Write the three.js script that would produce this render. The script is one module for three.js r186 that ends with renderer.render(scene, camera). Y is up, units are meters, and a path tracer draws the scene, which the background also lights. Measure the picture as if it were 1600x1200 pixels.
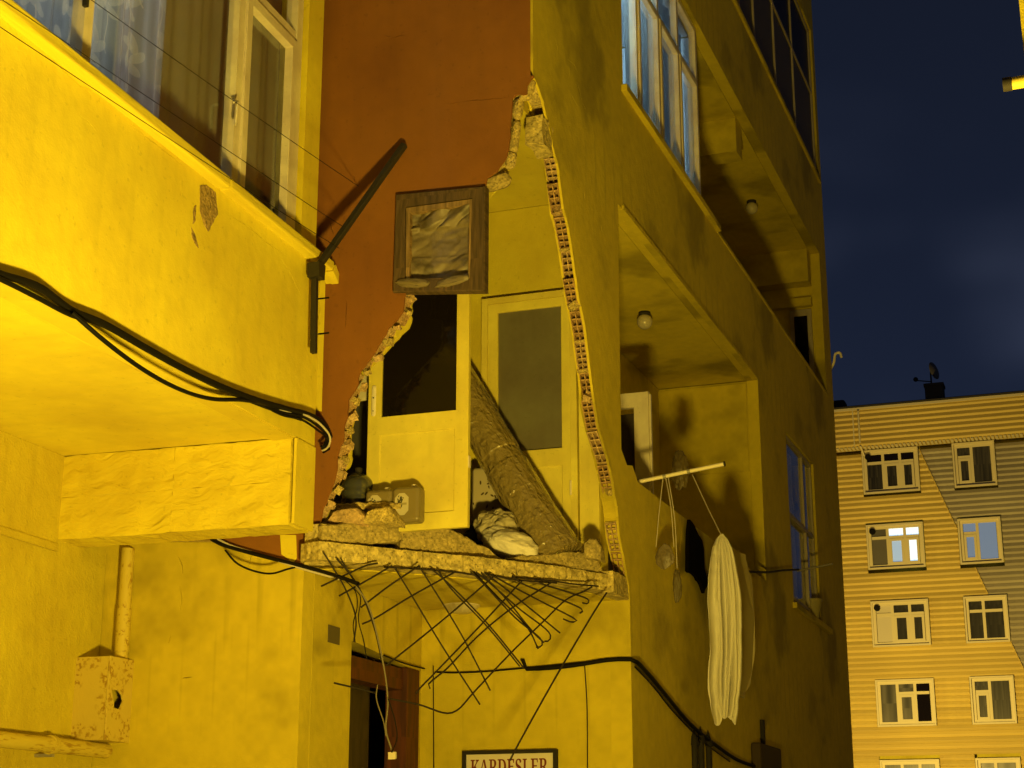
import * as THREE from 'three';
import { mergeGeometries, toCreasedNormals, mergeVertices } from 'three/addons/utils/BufferGeometryUtils.js';
import { RoundedBoxGeometry } from 'three/addons/geometries/RoundedBoxGeometry.js';
import { RectAreaLightUniformsLib } from 'three/addons/lights/RectAreaLightUniformsLib.js';

// ------------------------------------------------------------------ camera, sky, exposure
const scene = new THREE.Scene();
const FOCAL = 2600, YAW = 20 * Math.PI / 180, PITCH = Math.atan(750 / 2600), EYE = 1.6;
const camera = new THREE.PerspectiveCamera(2 * Math.atan(600 / FOCAL) * 180 / Math.PI, 4 / 3, 0.1, 400);
camera.position.set(0, EYE, 0);
camera.rotation.order = 'YXZ';
camera.rotation.y = YAW; camera.rotation.x = PITCH;
const renderer = new THREE.WebGLRenderer({ antialias: true });
renderer.toneMapping = THREE.LinearToneMapping;
renderer.toneMappingExposure = 1.0;
renderer.shadowMap.enabled = true;
RectAreaLightUniformsLib.init();

let seed = 12345;
const rnd = () => { seed = (seed * 1664525 + 1013904223) >>> 0; return seed / 4294967296; };
const rr = (a, b) => a + (b - a) * rnd();
// value noise (periodic when per > 0)
const perm = new Uint8Array(512); { for (let i = 0; i < 256; i++) perm[i] = i; for (let i = 255; i > 0; i--) { const j = Math.floor(rnd() * (i + 1)); const t = perm[i]; perm[i] = perm[j]; perm[j] = t; } for (let i = 0; i < 256; i++) perm[256 + i] = perm[i]; }
const hsh = (x, y, z) => perm[(perm[(perm[x & 255] + y) & 255] + z) & 255] / 255;
const sm = t => t * t * (3 - 2 * t);
function vnoise(x, y, z = 0, per = 0) {
  const xi = Math.floor(x), yi = Math.floor(y), zi = Math.floor(z), fx = sm(x - xi), fy = sm(y - yi), fz = sm(z - zi);
  const w = per ? v => ((v % per) + per) % per : v => v;
  const L = (a, b, t) => a + (b - a) * t;
  const q = k => L(L(hsh(w(xi), w(yi), k), hsh(w(xi + 1), w(yi), k), fx), L(hsh(w(xi), w(yi + 1), k), hsh(w(xi + 1), w(yi + 1), k), fx), fy);
  return L(q(zi), q(zi + 1), fz);
}
function fbm(x, y, z, oct, per = 0) { let s = 0, a = 0.5, n = 0; for (let i = 0; i < oct; i++) { s += a * vnoise(x, y, z + i * 7, per); n += a; x *= 2; y *= 2; per *= 2; a *= 0.5; } return s / n; }

const clamp = (v, a = 0, b = 1) => Math.max(a, Math.min(b, v));
// night sky: deep blue, a little paler towards the roofs, faint clouds
{
  const W = 512, H = 256, d = new Float32Array(W * H * 4);
  for (let j = 0; j < H; j++) for (let i = 0; i < W; i++) {
    const el = ((j + 0.5) / H - 0.5) * Math.PI;                // bottom row first
    const e = Math.max(0, Math.sin(el)), g = Math.exp(-e * 3.2);
    const cl = clamp((fbm(i / W * 48, el * 17, 5, 4, 48) - 0.52) * 5.5) * Math.exp(-Math.pow((e - 0.26) / 0.12, 2));
    const k = (j * W + i) * 4;
    d[k] = 0.0050 + 0.0115 * g + 0.016 * cl; d[k + 1] = 0.0064 + 0.0200 * g + 0.019 * cl; d[k + 2] = 0.0118 + 0.050 * g + 0.030 * cl; d[k + 3] = 1;
  }
  const t = new THREE.DataTexture(d, W, H, THREE.RGBAFormat, THREE.FloatType);
  t.mapping = THREE.EquirectangularReflectionMapping; t.magFilter = THREE.LinearFilter; t.minFilter = THREE.LinearFilter; t.needsUpdate = true;
  scene.background = t; scene.environment = t;
}
const LAMP_COLOR = new THREE.Color().setRGB(1, 0.70, 0.10);
const LAMP_POS = new THREE.Vector3(-1.35, 0.75, -4.7), LAMP_R = 0.245, LAMP_I = 224;
const STREET_COLOR = new THREE.Color().setRGB(1, 0.68, 0.13);

// ------------------------------------------------------------------ pixel rays (1600 x 1200 photograph)
const V = (x, y, z) => new THREE.Vector3(x, y, z);
function ray(px, py) {
  let x = (px - 800) / FOCAL, y = -(py - 600) / FOCAL, z = -1;
  let c = Math.cos(PITCH), s = Math.sin(PITCH); [y, z] = [y * c - z * s, y * s + z * c];
  c = Math.cos(YAW); s = Math.sin(YAW);
  return V(x * c + z * s, y, -x * s + z * c);
}
const O = V(0, EYE, 0);
const onX = (px, py, X) => { const d = ray(px, py); return O.clone().addScaledVector(d, X / d.x); };
const onY = (px, py, Y) => { const d = ray(px, py); return O.clone().addScaledVector(d, (Y - EYE) / d.y); };
const onZ = (px, py, Z) => { const d = ray(px, py); return O.clone().addScaledVector(d, Z / d.z); };
const onPlane = (px, py, p, n) => { const d = ray(px, py); return O.clone().addScaledVector(d, p.clone().sub(O).dot(n) / d.dot(n)); };

// ------------------------------------------------------------------ textures and materials
function noiseTex(size, fn, srgb) {
  const d = new Uint8Array(size * size * 4);
  for (let j = 0; j < size; j++) for (let i = 0; i < size; i++) {
    const v = fn(i / size, j / size), k = (j * size + i) * 4, a = Array.isArray(v) ? v : [v, v, v];
    for (let c = 0; c < 3; c++) d[k + c] = Math.max(0, Math.min(255, a[c] * 255)); d[k + 3] = 255;
  }
  const t = new THREE.DataTexture(d, size, size); t.wrapS = t.wrapT = THREE.RepeatWrapping; t.magFilter = THREE.LinearFilter; t.minFilter = THREE.LinearMipmapLinearFilter; t.generateMipmaps = true;
  if (srgb) t.colorSpace = THREE.SRGBColorSpace; t.needsUpdate = true; return t;
}
const rep = (t, r, ry = r) => { const c = t.clone(); c.repeat.set(r, ry); c.needsUpdate = true; return c; };
// painted render: broad blotches, small dirt specks, fine streaks
const T_plaster = noiseTex(512, (u, v) => {
  const b = fbm(u * 6, v * 6, 1, 4, 6), f = fbm(u * 40, v * 40, 5, 3, 40), s = fbm(u * 48, v * 5, 9, 3, 5);
  const sp = fbm(u * 110, v * 110, 20, 2, 110) > 0.84 ? -0.06 : 0;
  const g = 0.93 + (b - 0.5) * 0.15 + (f - 0.5) * 0.05 + Math.min(0, s - 0.5) * 0.08 + sp;
  return [g, g * (0.985 + (b - 0.5) * 0.05), g * 0.97];
}, true);
const T_dirty = noiseTex(512, (u, v) => {
  const b = fbm(u * 5, v * 5, 31, 5, 5), s = fbm(u * 40, v * 3, 39, 3, 3), f = fbm(u * 50, v * 50, 35, 2, 50);
  const st = clamp((s - 0.56) * 4) * clamp((b - 0.4) * 4), bl = clamp((0.44 - b) * 5);
  const g = 0.95 + (f - 0.5) * 0.08 + (b - 0.5) * 0.12 - st * 0.17 - bl * 0.17;
  return [g, g * 0.98, g * 0.95];
}, true);
const T_fine = noiseTex(512, (u, v) => fbm(u * 24, v * 24, 11, 5, 24) * 0.8 + vnoise(u * 220, v * 220, 3, 220) * 0.2);
const T_rough = noiseTex(512, (u, v) => { const w = fbm(u * 8, v * 8, 61, 3, 8); return fbm(u * 9 + w, v * 26 + w * 2.5, 51, 5, 0) * (u > 0.02 ? 1 : 1); });
const T_concrete = noiseTex(512, (u, v) => {
  const f = fbm(u * 30, v * 30, 71, 4, 30), b = fbm(u * 6, v * 6, 75, 3, 6), p = vnoise(u * 46, v * 46, 79, 46);
  const g = 0.80 + (f - 0.5) * 0.42 + (b - 0.5) * 0.22 - (p > 0.9 ? 0.22 : 0) + (p < 0.1 ? 0.1 : 0); return [g, g * 0.97, g * 0.92];
}, true);
const T_concreteB = noiseTex(512, (u, v) => { const p = vnoise(u * 46, v * 46, 79, 46); return fbm(u * 22, v * 22, 81, 5, 22) - (p > 0.86 ? 0.35 : 0); });
const T_wood = noiseTex(512, (u, v) => { const w = fbm(u * 3, v * 3, 91, 2, 3); const g = fbm(u * 40 + w * 3, v * 3, 95, 4, 0); const k = 0.55 + g * 0.5; return [k, k * 0.9, k * 0.78]; }, true);
const T_rust = noiseTex(256, (u, v) => { const n = fbm(u * 26, v * 26, 101, 4, 26), e = fbm(u * 4, v * 4, 107, 3, 4), q = clamp((n - 0.5) * 6) * clamp((e - 0.42) * 5); return [0.95 - q * 0.2, 0.92 - q * 0.27, 0.85 - q * 0.34]; }, true);
const T_crinkle = noiseTex(512, (u, v) => { let h = 0; for (let k = 0; k < 3; k++) { const f = [7, 13, 25][k], a = vnoise(u * f, v * f, 111 + k, f), b = vnoise(u * f, v * f, 131 + k, f); h += Math.abs(a - b) * [1, 0.6, 0.35][k]; } return clamp(h); });

const mats = [];
function mat(r, g, b, o = {}) { const { physical, ...rest } = o; const m = new (physical ? THREE.MeshPhysicalMaterial : THREE.MeshStandardMaterial)({ roughness: 0.85, metalness: 0, side: THREE.DoubleSide, ...rest }); m.color.setRGB(r, g, b); mats.push(m); return m; }
const plaster = (r, g, b, o = {}) => mat(r, g, b, { map: rep(T_plaster, 0.33), bumpMap: rep(T_fine, 0.8), bumpScale: 0.004, roughness: 0.9, ...o });
const M = {
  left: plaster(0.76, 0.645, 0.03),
  soffit: plaster(0.76, 0.645, 0.03),
  leftRough: plaster(0.76, 0.645, 0.03, { bumpMap: rep(T_rough, 0.7), bumpScale: 0.022 }),
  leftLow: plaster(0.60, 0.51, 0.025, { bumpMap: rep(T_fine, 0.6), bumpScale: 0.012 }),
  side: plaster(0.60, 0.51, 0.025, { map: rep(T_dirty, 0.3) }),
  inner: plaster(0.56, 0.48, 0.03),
  red: plaster(0.25, 0.098, 0.012, { bumpScale: 0.002 }),
  concrete: mat(0.74, 0.64, 0.24, { map: rep(T_concrete, 1.6), bumpMap: rep(T_concreteB, 1.6), bumpScale: 0.011, roughness: 0.95 }),
  screed: mat(0.50, 0.42, 0.16, { map: rep(T_concrete, 2.2), bumpMap: rep(T_concreteB, 2.2), bumpScale: 0.009, roughness: 0.95 }),
  brickA: mat(0.62, 0.42, 0.20, { bumpMap: rep(T_fine, 3), bumpScale: 0.004, map: rep(T_concrete, 3) }),
  brickB: mat(0.70, 0.52, 0.28, { bumpMap: rep(T_fine, 3), bumpScale: 0.004, map: rep(T_concrete, 2.4) }),
  mortar: mat(0.72, 0.60, 0.22, { bumpMap: rep(T_concreteB, 3), bumpScale: 0.012, map: rep(T_concrete, 3) }),
  door: mat(0.70, 0.62, 0.10, { roughness: 0.45, map: rep(T_plaster, 0.5) }),
  frame: mat(0.74, 0.69, 0.56, { roughness: 0.4, map: rep(T_plaster, 0.7) }),
  frameOld: mat(0.42, 0.38, 0.30, { roughness: 0.5, map: rep(T_plaster, 0.7) }),
  wood: mat(0.115, 0.09, 0.055, { roughness: 0.8, map: rep(T_wood, 2), bumpMap: rep(T_wood, 2), bumpScale: 0.004 }),
  woodLight: mat(0.32, 0.26, 0.15, { roughness: 0.75, map: rep(T_wood, 2) }),
  glass: mat(0.95, 0.96, 0.96, { physical: true, roughness: 0.02, transmission: 1, thickness: 0, ior: 1.5 }),
  frosted: mat(0.15, 0.14, 0.09, { roughness: 0.4, map: rep(T_plaster, 0.6) }),
  darkGlass: mat(0.007, 0.005, 0.004, { physical: true, roughness: 0.08, specularIntensity: 0.5 }),
  black: mat(0.004, 0.0035, 0.003, { physical: true, roughness: 0.6, specularIntensity: 0.35 }),
  dark: mat(0.014, 0.011, 0.008, { roughness: 0.8 }),
  steel: mat(0.022, 0.020, 0.015, { roughness: 0.6, map: rep(T_rust, 4) }),
  rebar: mat(0.014, 0.008, 0.005, { roughness: 0.75, map: rep(T_rust, 6) }),
  galv: mat(0.30, 0.28, 0.24, { roughness: 0.5, metalness: 0.3 }),
  pipe: mat(0.62, 0.54, 0.08, { roughness: 0.6, map: rep(T_rust, 1.2) }),
  box: mat(0.62, 0.53, 0.10, { roughness: 0.65, map: rep(T_rust, 2.2), bumpMap: rep(T_fine, 3), bumpScale: 0.002 }),
  cableW: mat(0.5, 0.46, 0.38, { roughness: 0.6 }),
  plastic: mat(0.22, 0.17, 0.06, { physical: true, roughness: 0.22, clearcoat: 1, clearcoatRoughness: 0.07, bumpMap: rep(T_crinkle, 3, 2.4), bumpScale: 0.014 }),
  film: mat(0.17, 0.14, 0.08, { physical: true, roughness: 0.55, clearcoat: 0.15, clearcoatRoughness: 0.4, bumpMap: rep(T_crinkle, 1.2), bumpScale: 0.0015, map: rep(T_dirty, 2.5) }),
  sack: mat(0.62, 0.58, 0.48, { roughness: 0.7, bumpMap: rep(T_crinkle, 1.2), bumpScale: 0.012 }),
  sheet: mat(0.80, 0.77, 0.68, { physical: true, roughness: 0.95, transmission: 0.1, thickness: 0 }),
  olive: mat(0.46, 0.40, 0.22, { roughness: 0.95 }),
  siding: mat(0.66, 0.51, 0.13, { roughness: 0.6, map: rep(T_plaster, 0.2) }),
  sidingGrey: mat(0.36, 0.33, 0.25, { roughness: 0.6, map: rep(T_plaster, 0.2) }),
  trim: mat(0.62, 0.55, 0.36, { roughness: 0.55 }),
  asphalt: mat(0.055, 0.053, 0.05, { roughness: 0.95, map: rep(T_concrete, 0.5), bumpMap: rep(T_fine, 2), bumpScale: 0.01 }),
  roof: mat(0.03, 0.026, 0.024, { roughness: 0.9 }),
  curtain: mat(0.26, 0.27, 0.27, { physical: true, roughness: 0.95, transmission: 0.4, thickness: 0 }),
};

// ------------------------------------------------------------------ geometry helpers
function uvBox(w, h, d) {                       // box centred at the origin, uv in metres
  const g = new THREE.BoxGeometry(w, h, d), p = g.attributes.position, n = g.attributes.normal, uv = g.attributes.uv;
  for (let i = 0; i < p.count; i++) { const nx = Math.abs(n.getX(i)), ny = Math.abs(n.getY(i)); if (nx > 0.5) uv.setXY(i, p.getZ(i), p.getY(i)); else if (ny > 0.5) uv.setXY(i, p.getX(i), p.getZ(i)); else uv.setXY(i, p.getX(i), p.getY(i)); }
  return g;
}
function triUV(g) {                             // uv in metres by the dominant normal
  if (g.index) g = g.toNonIndexed();
  const p = g.attributes.position, uv = new Float32Array(p.count * 2), a = V(0, 0, 0), b = V(0, 0, 0), c = V(0, 0, 0);
  for (let i = 0; i < p.count; i += 3) {
    a.fromBufferAttribute(p, i); b.fromBufferAttribute(p, i + 1); c.fromBufferAttribute(p, i + 2);
    const n = b.clone().sub(a).cross(c.clone().sub(a)), x = Math.abs(n.x), y = Math.abs(n.y), z = Math.abs(n.z);
    [a, b, c].forEach((q, k) => { const o = (i + k) * 2; if (x >= y && x >= z) { uv[o] = q.z; uv[o + 1] = q.y; } else if (y >= z) { uv[o] = q.x; uv[o + 1] = q.z; } else { uv[o] = q.x; uv[o + 1] = q.y; } });
  }
  g.setAttribute('uv', new THREE.BufferAttribute(uv, 2)); return g;
}
const clean = g => { const o = g.index ? g.toNonIndexed() : g; for (const k of Object.keys(o.attributes)) if (!['position', 'normal', 'uv'].includes(k)) o.deleteAttribute(k); return o; };
const merge = l => l.length === 1 ? l[0] : mergeGeometries(l.map(clean));
const box = (x0, x1, y0, y1, z0, z1) => uvBox(x1 - x0, y1 - y0, z1 - z0).translate((x0 + x1) / 2, (y0 + y1) / 2, (z0 + z1) / 2);
const rbox = (x0, x1, y0, y1, z0, z1, r = 0.006) => triUV(new RoundedBoxGeometry(x1 - x0, y1 - y0, z1 - z0, 2, r).translate((x0 + x1) / 2, (y0 + y1) / 2, (z0 + z1) / 2));
function shapeOf(pts, holes = []) { const s = new THREE.Shape(pts.map(p => new THREE.Vector2(p[0], p[1]))); for (const h of holes) s.holes.push(new THREE.Path(h.map(p => new THREE.Vector2(p[0], p[1])))); return s; }
const rect = (a, b, c, d) => [[a, c], [b, c], [b, d], [a, d]];
// slab of a wall: outline in (x, y), front face at z
const wallZ = (pts, z, t, holes) => new THREE.ExtrudeGeometry(shapeOf(pts, holes), { depth: t, bevelEnabled: false }).translate(0, 0, z - t);
// outline in (-z, y), outer face at x, thickness towards -x
const wallX = (pts, x, t, holes) => new THREE.ExtrudeGeometry(shapeOf(pts, holes), { depth: t, bevelEnabled: false }).translate(0, 0, -t).rotateY(Math.PI / 2).translate(x, 0, 0);
// outline in (x, -z), from y0 up by h
const slabY = (pts, y0, h) => new THREE.ExtrudeGeometry(shapeOf(pts), { depth: h, bevelEnabled: false }).rotateX(-Math.PI / 2).translate(0, y0, 0);
function tube(pts, r, seg = 6, n) { const c = new THREE.CatmullRomCurve3(pts.map(p => p.isVector3 ? p : V(...p)), false, 'centripetal'); return new THREE.TubeGeometry(c, n || Math.max(2, (pts.length - 1) * 6), r, seg, false); }
function rod(a, b, r, seg = 8, r2 = r) { const d = b.clone().sub(a), L = d.length(); const g = new THREE.CylinderGeometry(r2, r, L, seg); g.applyQuaternion(new THREE.Quaternion().setFromUnitVectors(V(0, 1, 0), d.normalize())); return g.translate((a.x + b.x) / 2, (a.y + b.y) / 2, (a.z + b.z) / 2); }
function rough(g, amp, freq, s = 0, dir) {      // push welded vertices about with noise
  const o = mergeVertices(g.clone().deleteAttribute('normal').deleteAttribute('uv'), 1e-4), p = o.attributes.position;
  for (let i = 0; i < p.count; i++) { const x = p.getX(i), y = p.getY(i), z = p.getZ(i); const f = k => (fbm(x * freq + k * 9.1 + s, y * freq + z * 1.7 * freq, z * freq + k * 3 + s, 3) - 0.5) * 2 * amp; p.setXYZ(i, x + f(1), y + f(2) * (dir ? dir : 1), z + f(3)); }
  o.computeVertexNormals(); const c = toCreasedNormals(o, 0.7); return triUV(c);
}
function densify(pts, step, jit, closed = true) { // subdivide an outline and make it ragged
  const out = []; const n = closed ? pts.length : pts.length - 1;
  for (let i = 0; i < n; i++) { const a = pts[i], b = pts[(i + 1) % pts.length], L = Math.hypot(b[0] - a[0], b[1] - a[1]), k = Math.max(1, Math.round(L / step)); for (let j = 0; j < k; j++) { const t = j / k; out.push([a[0] + (b[0] - a[0]) * t + (j ? rr(-jit, jit) : 0), a[1] + (b[1] - a[1]) * t + (j ? rr(-jit, jit) : 0)]); } }
  if (!closed) out.push(pts[pts.length - 1]); return out;
}
function blob(rx, ry, rz, amp, freq, s, det = 12) { const g = new THREE.IcosahedronGeometry(1, det); const p = g.attributes.position; for (let i = 0; i < p.count; i++) { const x = p.getX(i), y = p.getY(i), z = p.getZ(i); const k = 1 + (fbm(x * freq + s, y * freq + 5, z * freq + s, 3) - 0.5) * 2 * amp; p.setXYZ(i, x * rx * k, y * ry * k, z * rz * k); } const o = mergeVertices(g.deleteAttribute('normal').deleteAttribute('uv'), 1e-5); o.computeVertexNormals(); return triUV2(o); }
function triUV2(o) { const p = o.attributes.position, uv = new Float32Array(p.count * 2); for (let i = 0; i < p.count; i++) { uv[i * 2] = p.getX(i) + p.getZ(i) * 0.7; uv[i * 2 + 1] = p.getY(i) + p.getZ(i) * 0.3; } o.setAttribute('uv', new THREE.BufferAttribute(uv, 2)); return o; }

// ------------------------------------------------------------------ object helpers
const taken = {};
function numbered(n) { if (taken[n] === undefined) { taken[n] = 0; return n; } taken[n]++; return n + '_' + String(taken[n]).padStart(3, '0'); }
function tag(o, label, category, group, kind) { if (label) o.userData.label = label; if (category) o.userData.category = category; if (group) o.userData.group = group; if (kind) o.userData.kind = kind; return o; }
function mesh(name, g, m) { const o = new THREE.Mesh(g, m); o.name = name; o.castShadow = o.receiveShadow = true; return o; }
function thing(name, label, category, base = V(0, 0, 0), group) { const o = new THREE.Group(); o.name = numbered(name); o.position.copy(base); tag(o, label, category, group); scene.add(o); return o; }
// a part whose geometry is in world coordinates, under a thing that only has a position
function part(name, g, m, parent, label) { const o = mesh(name, g, m); if (parent.parent === scene) o.position.copy(parent.position).negate(); parent.add(o); if (label) o.userData.label = label; return o; }
// a part group in world coordinates (its sub-parts too)
function partGroup(name, parent, label) { const o = new THREE.Group(); o.name = name; o.position.copy(parent.position).negate(); parent.add(o); if (label) o.userData.label = label; return o; }
const sub = (name, g, m, parent) => { const o = mesh(name, g, m); parent.add(o); return o; };
function solo(name, g, m, label, category, group, kind) { // one-mesh thing, origin moved to its base
  g.computeBoundingBox(); const b = g.boundingBox, c = V((b.min.x + b.max.x) / 2, b.min.y, (b.min.z + b.max.z) / 2); g.translate(-c.x, -c.y, -c.z);
  const o = mesh(numbered(name), g, m); o.position.copy(c); scene.add(o); return tag(o, label, category, group, kind);
}

// ------------------------------------------------------------------ ground
{
  const g = new THREE.PlaneGeometry(400, 400, 1, 1).rotateX(-Math.PI / 2); const uv = g.attributes.uv; for (let i = 0; i < uv.count; i++) uv.setXY(i, uv.getX(i) * 400, uv.getY(i) * 400);
  const o = mesh('street_ground', g, M.asphalt); o.userData.kind = 'structure'; scene.add(o);
}

// ================================================================== building with the collapsed corner
const X0 = -3.413, ZR = -9.8, T = 0.12, TOP = 14.6, ZE = -22.4, ZS = -11.95, FL = 3.63, SOF = 3.51, C1 = 6.63, C2 = 9.75, XA = -5.1, ZB = -9.93;
const bld = thing('damaged_apartment_building', 'red and yellow apartment building with a collapsed upper corner showing its hollow bricks', 'building', V(-5, 0, -16));
const zy = (px, py, X = X0) => { const p = onX(px, py, X); return [-p.z, p.y]; };
const xy = (px, py, Z = ZR) => { const p = onZ(px, py, Z); return [p.x, p.y]; };

// a crack cut through the render as a narrow tapering slit
function slit(px, map, w = 0.005) { const c = densify(px.map(p => map(...p)), 0.02, 0.003, false), l = [], r = []; c.forEach((p, i) => { const a = c[Math.max(0, i - 1)], b = c[Math.min(c.length - 1, i + 1)], dx = b[0] - a[0], dy = b[1] - a[1], L = Math.hypot(dx, dy) || 1, k = w * (0.15 + 0.85 * Math.sin(Math.PI * (i + 0.4) / (c.length - 0.2))) * rr(0.6, 1); l.push([p[0] - dy / L * k / 2, p[1] + dx / L * k / 2]); r.push([p[0] + dy / L * k / 2, p[1] - dx / L * k / 2]); }); return [...l, ...r.reverse()]; }
// broken edge of the side wall, traced on the outer face (top to bottom)
const edgePx = [[834, 119], [841, 135], [849, 157], [857, 195], [866, 236], [872, 255], [877.5, 298], [881, 326], [889, 355], [896, 403], [905, 466], [914, 506], [921, 562], [927, 612], [936, 669], [949, 712], [958, 750], [960, 768], [965, 792], [968.5, 838], [975.5, 871], [982.5, 915]];
const sideEdge = edgePx.map(p => zy(...p));
sideEdge[0][0] = -ZR; const lastE = sideEdge[sideEdge.length - 1]; lastE[0] = Math.min(lastE[0], -ZS - 0.01);
const edgeU = y => { for (let i = 0; i < sideEdge.length - 1; i++) { const a = sideEdge[i], b = sideEdge[i + 1]; if (y <= a[1] && y >= b[1]) { const t = (a[1] - y) / (a[1] - b[1]); return a[0] + (b[0] - a[0]) * t; } } return y > sideEdge[0][1] ? -ZR : lastE[0]; };
{
  // holes of the side facade in (-z, y)
  const log1 = [[11.8, 4.62], [11.95, 4.53], [12.1, 4.56], [12.25, 4.46], [17.15, 4.44], [17.15, C1], [11.83, C1]];
  const open2 = rect(12.05, 21.85, 7.72, C2), glaz = rect(15.4, 22.2, 11.0, 13.35), win1 = rect(18.66, 20.45, 4.42, 6.43);
  const holes = [log1, open2, glaz, win1];
  const ragged = densify(sideEdge, 0.035, 0.006, false);
  const outline = (inset) => {
    const e = ragged.map(([u, y]) => [u + inset * (y < 6.75 ? 1 : 0) + (inset ? 0.02 : 0), y]);
    return [...e, [-ZS, SOF - 0.02], [-ZS, 0], [-ZE, 0], [-ZE, TOP], [-ZR, TOP]];
  };
  const slits = [[[868, 60], [871, 75], [870, 92]], [[886, 92], [897, 101], [902, 112]], [[890, 104], [889, 122]], [[902, 128], [906, 142], [909, 158]], [[893, 148], [899, 160], [904, 168]], [[911, 163], [915, 171]], [[913, 300], [914, 312]], [[972, 198], [973, 208]], [[939, 352], [941, 362]]].map(p => slit(p, zy));
  const ins = 0.19, r1 = ragged.map(([u, y]) => [u + ins * (y < 6.7 ? 1 : 0), y]).filter(p => p[0] < 11.55);
  const core1 = wallX([...r1, [11.6, r1[r1.length - 1][1] - 0.05], [11.6, TOP], [-ZR + 0.02, TOP]], X0 - 0.018, 0.085);
  const r2 = ragged.map(([u, y]) => [u + 0.03, y]).filter(p => p[0] > 11.605 && p[0] < -ZS);
  const core2 = wallX([[11.602, TOP], [11.602, r2[0][1] + 0.1], ...r2, [-ZS, SOF - 0.02], [-ZS, 0], [-ZE, 0], [-ZE, TOP]], X0 - 0.018, 0.085, holes);
  const paint = wallX(outline(0), X0, 0.018, [...holes, ...slits]), backP = wallX(outline(-0.0).map(([u, y], i) => i < ragged.length ? [u + 0.01 + 0.05 * vnoise(y * 5, 3), y] : [u, y]), X0 - 0.103, 0.017, holes);
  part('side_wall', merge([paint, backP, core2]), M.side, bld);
  part('brick_core', core1, M.mortar, bld);
}
// hollow clay bricks standing in the broken edge of the side wall
function hollowBrick(w, h, L, cols, rows) {
  const hs = [], ex = 0.0075, cw = (w - ex * (cols + 1)) / cols, ch = (h - ex * (rows + 1)) / rows;
  for (let c = 0; c < cols; c++) for (let r = 0; r < rows; r++) { const x = -w / 2 + ex + c * (cw + ex), y = -h / 2 + ex + r * (ch + ex); hs.push(rect(x, x + cw, y, y + ch)); }
  return new THREE.ExtrudeGeometry(shapeOf(rect(-w / 2, w / 2, -h / 2, h / 2), hs), { depth: L, bevelEnabled: false }).translate(0, 0, -L);
}
const brickGeos = [hollowBrick(0.084, 0.188, 0.2, 2, 4), hollowBrick(0.084, 0.188, 0.2, 2, 5), hollowBrick(0.083, 0.14, 0.2, 2, 3)];
const shardGeos = [0, 1, 2, 3].map(k => rough(new THREE.BoxGeometry(0.08, 0.07, 0.1, 4, 4, 4), 0.03, 11, k * 7));
{
  const course = 0.2;
  let k = 0;
  for (let y = 3.74; y < 6.42; y += course, k++) {
    const u = edgeU(y), m = k % 3 === 1 ? M.brickB : M.brickA, full = (k % 5 !== 3);
    const sl = -(edgeU(y + 0.1) - edgeU(y - 0.1)) / 0.2, bgm = brickGeos[k % 2].clone(), bp = bgm.attributes.position; for (let q = 0; q < bp.count; q++) { const fr = bp.getZ(q) > -0.01 ? 1 : 0; bp.setZ(q, bp.getZ(q) + bp.getY(q) * sl + fr * 0.016 * (vnoise(bp.getX(q) * 60 + k * 5, bp.getY(q) * 60, k) - 0.5)); } bgm.computeVertexNormals();
    const o = mesh('brick', bgm, m); o.position.set(X0 - 0.0605 - bld.position.x, y - bld.position.y, -u - 0.004 + (k % 4 === 2 ? -0.045 : rr(-0.018, 0.006)) - bld.position.z); o.rotation.z = rr(-0.03, 0.03); o.rotation.y = rr(-0.08, 0.08); bld.add(o);
    // mortar bed over it, squeezed out and broken
    const b = rough(new THREE.BoxGeometry(0.088, 0.016, 0.2, 5, 1, 6), 0.006, 20, k * 3).translate(X0 - 0.0605, y + 0.0985, -u - 0.085 + rr(0, 0.02));
    part('mortar_joint', b, M.mortar, bld);
    if (k % 3 === 0) { const s = mesh('brick_shard', shardGeos[k % 4], k % 2 ? M.mortar : M.brickB); s.position.set(X0 - 0.055 + rr(-0.015, 0.015) - bld.position.x, y - 0.075, -u - 0.055 - bld.position.z); s.rotation.set(rr(0, 6), rr(0, 6), rr(0, 6)); s.scale.setScalar(rr(0.5, 0.8)); bld.add(s); }
  }
  // concrete lintel stub in the apex of the hole
  const lint = rough(new THREE.BoxGeometry(0.12, 0.20, 0.26, 6, 7, 7), 0.022, 9, 4).translate(X0 - 0.065, 6.49, -10.13);
  part('lintel_stub', lint, M.concrete, bld);
}
// red front wall with its ragged opening
const redOuterPx = [[635, 454], [631, 468], [629, 487], [619, 501], [605, 515], [594.5, 534.5], [584, 552], [573.5, 566], [561, 585], [558, 603], [544, 625.5], [543, 650], [537.6, 666], [536, 689], [529, 705], [526, 734.5], [521, 754], [510.5, 780], [503.5, 797.5]];
const redInnerPx = [[645, 464.5], [643.5, 505], [640, 513.5], [619, 534.5], [601.5, 554], [577, 580], [559.5, 597.5], [556, 627], [557, 652], [551, 671.5], [551, 705], [551.5, 717], [547, 731], [535, 745], [528, 761], [519, 789], [512, 811.5]];
const redTopPx = [[757, 293], [761, 277.5], [776, 268], [789, 249], [795, 232.5], [797, 205], [799, 182], [800, 154], [806, 148], [823, 146], [823, 133], [834, 119]];
const redTopIn = [[757, 318], [763, 315], [778, 297], [793, 287], [795, 270], [804, 251], [810, 215], [814, 189], [806, 178], [808, 160], [826, 150], [834, 130]];
let redMid;
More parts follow.
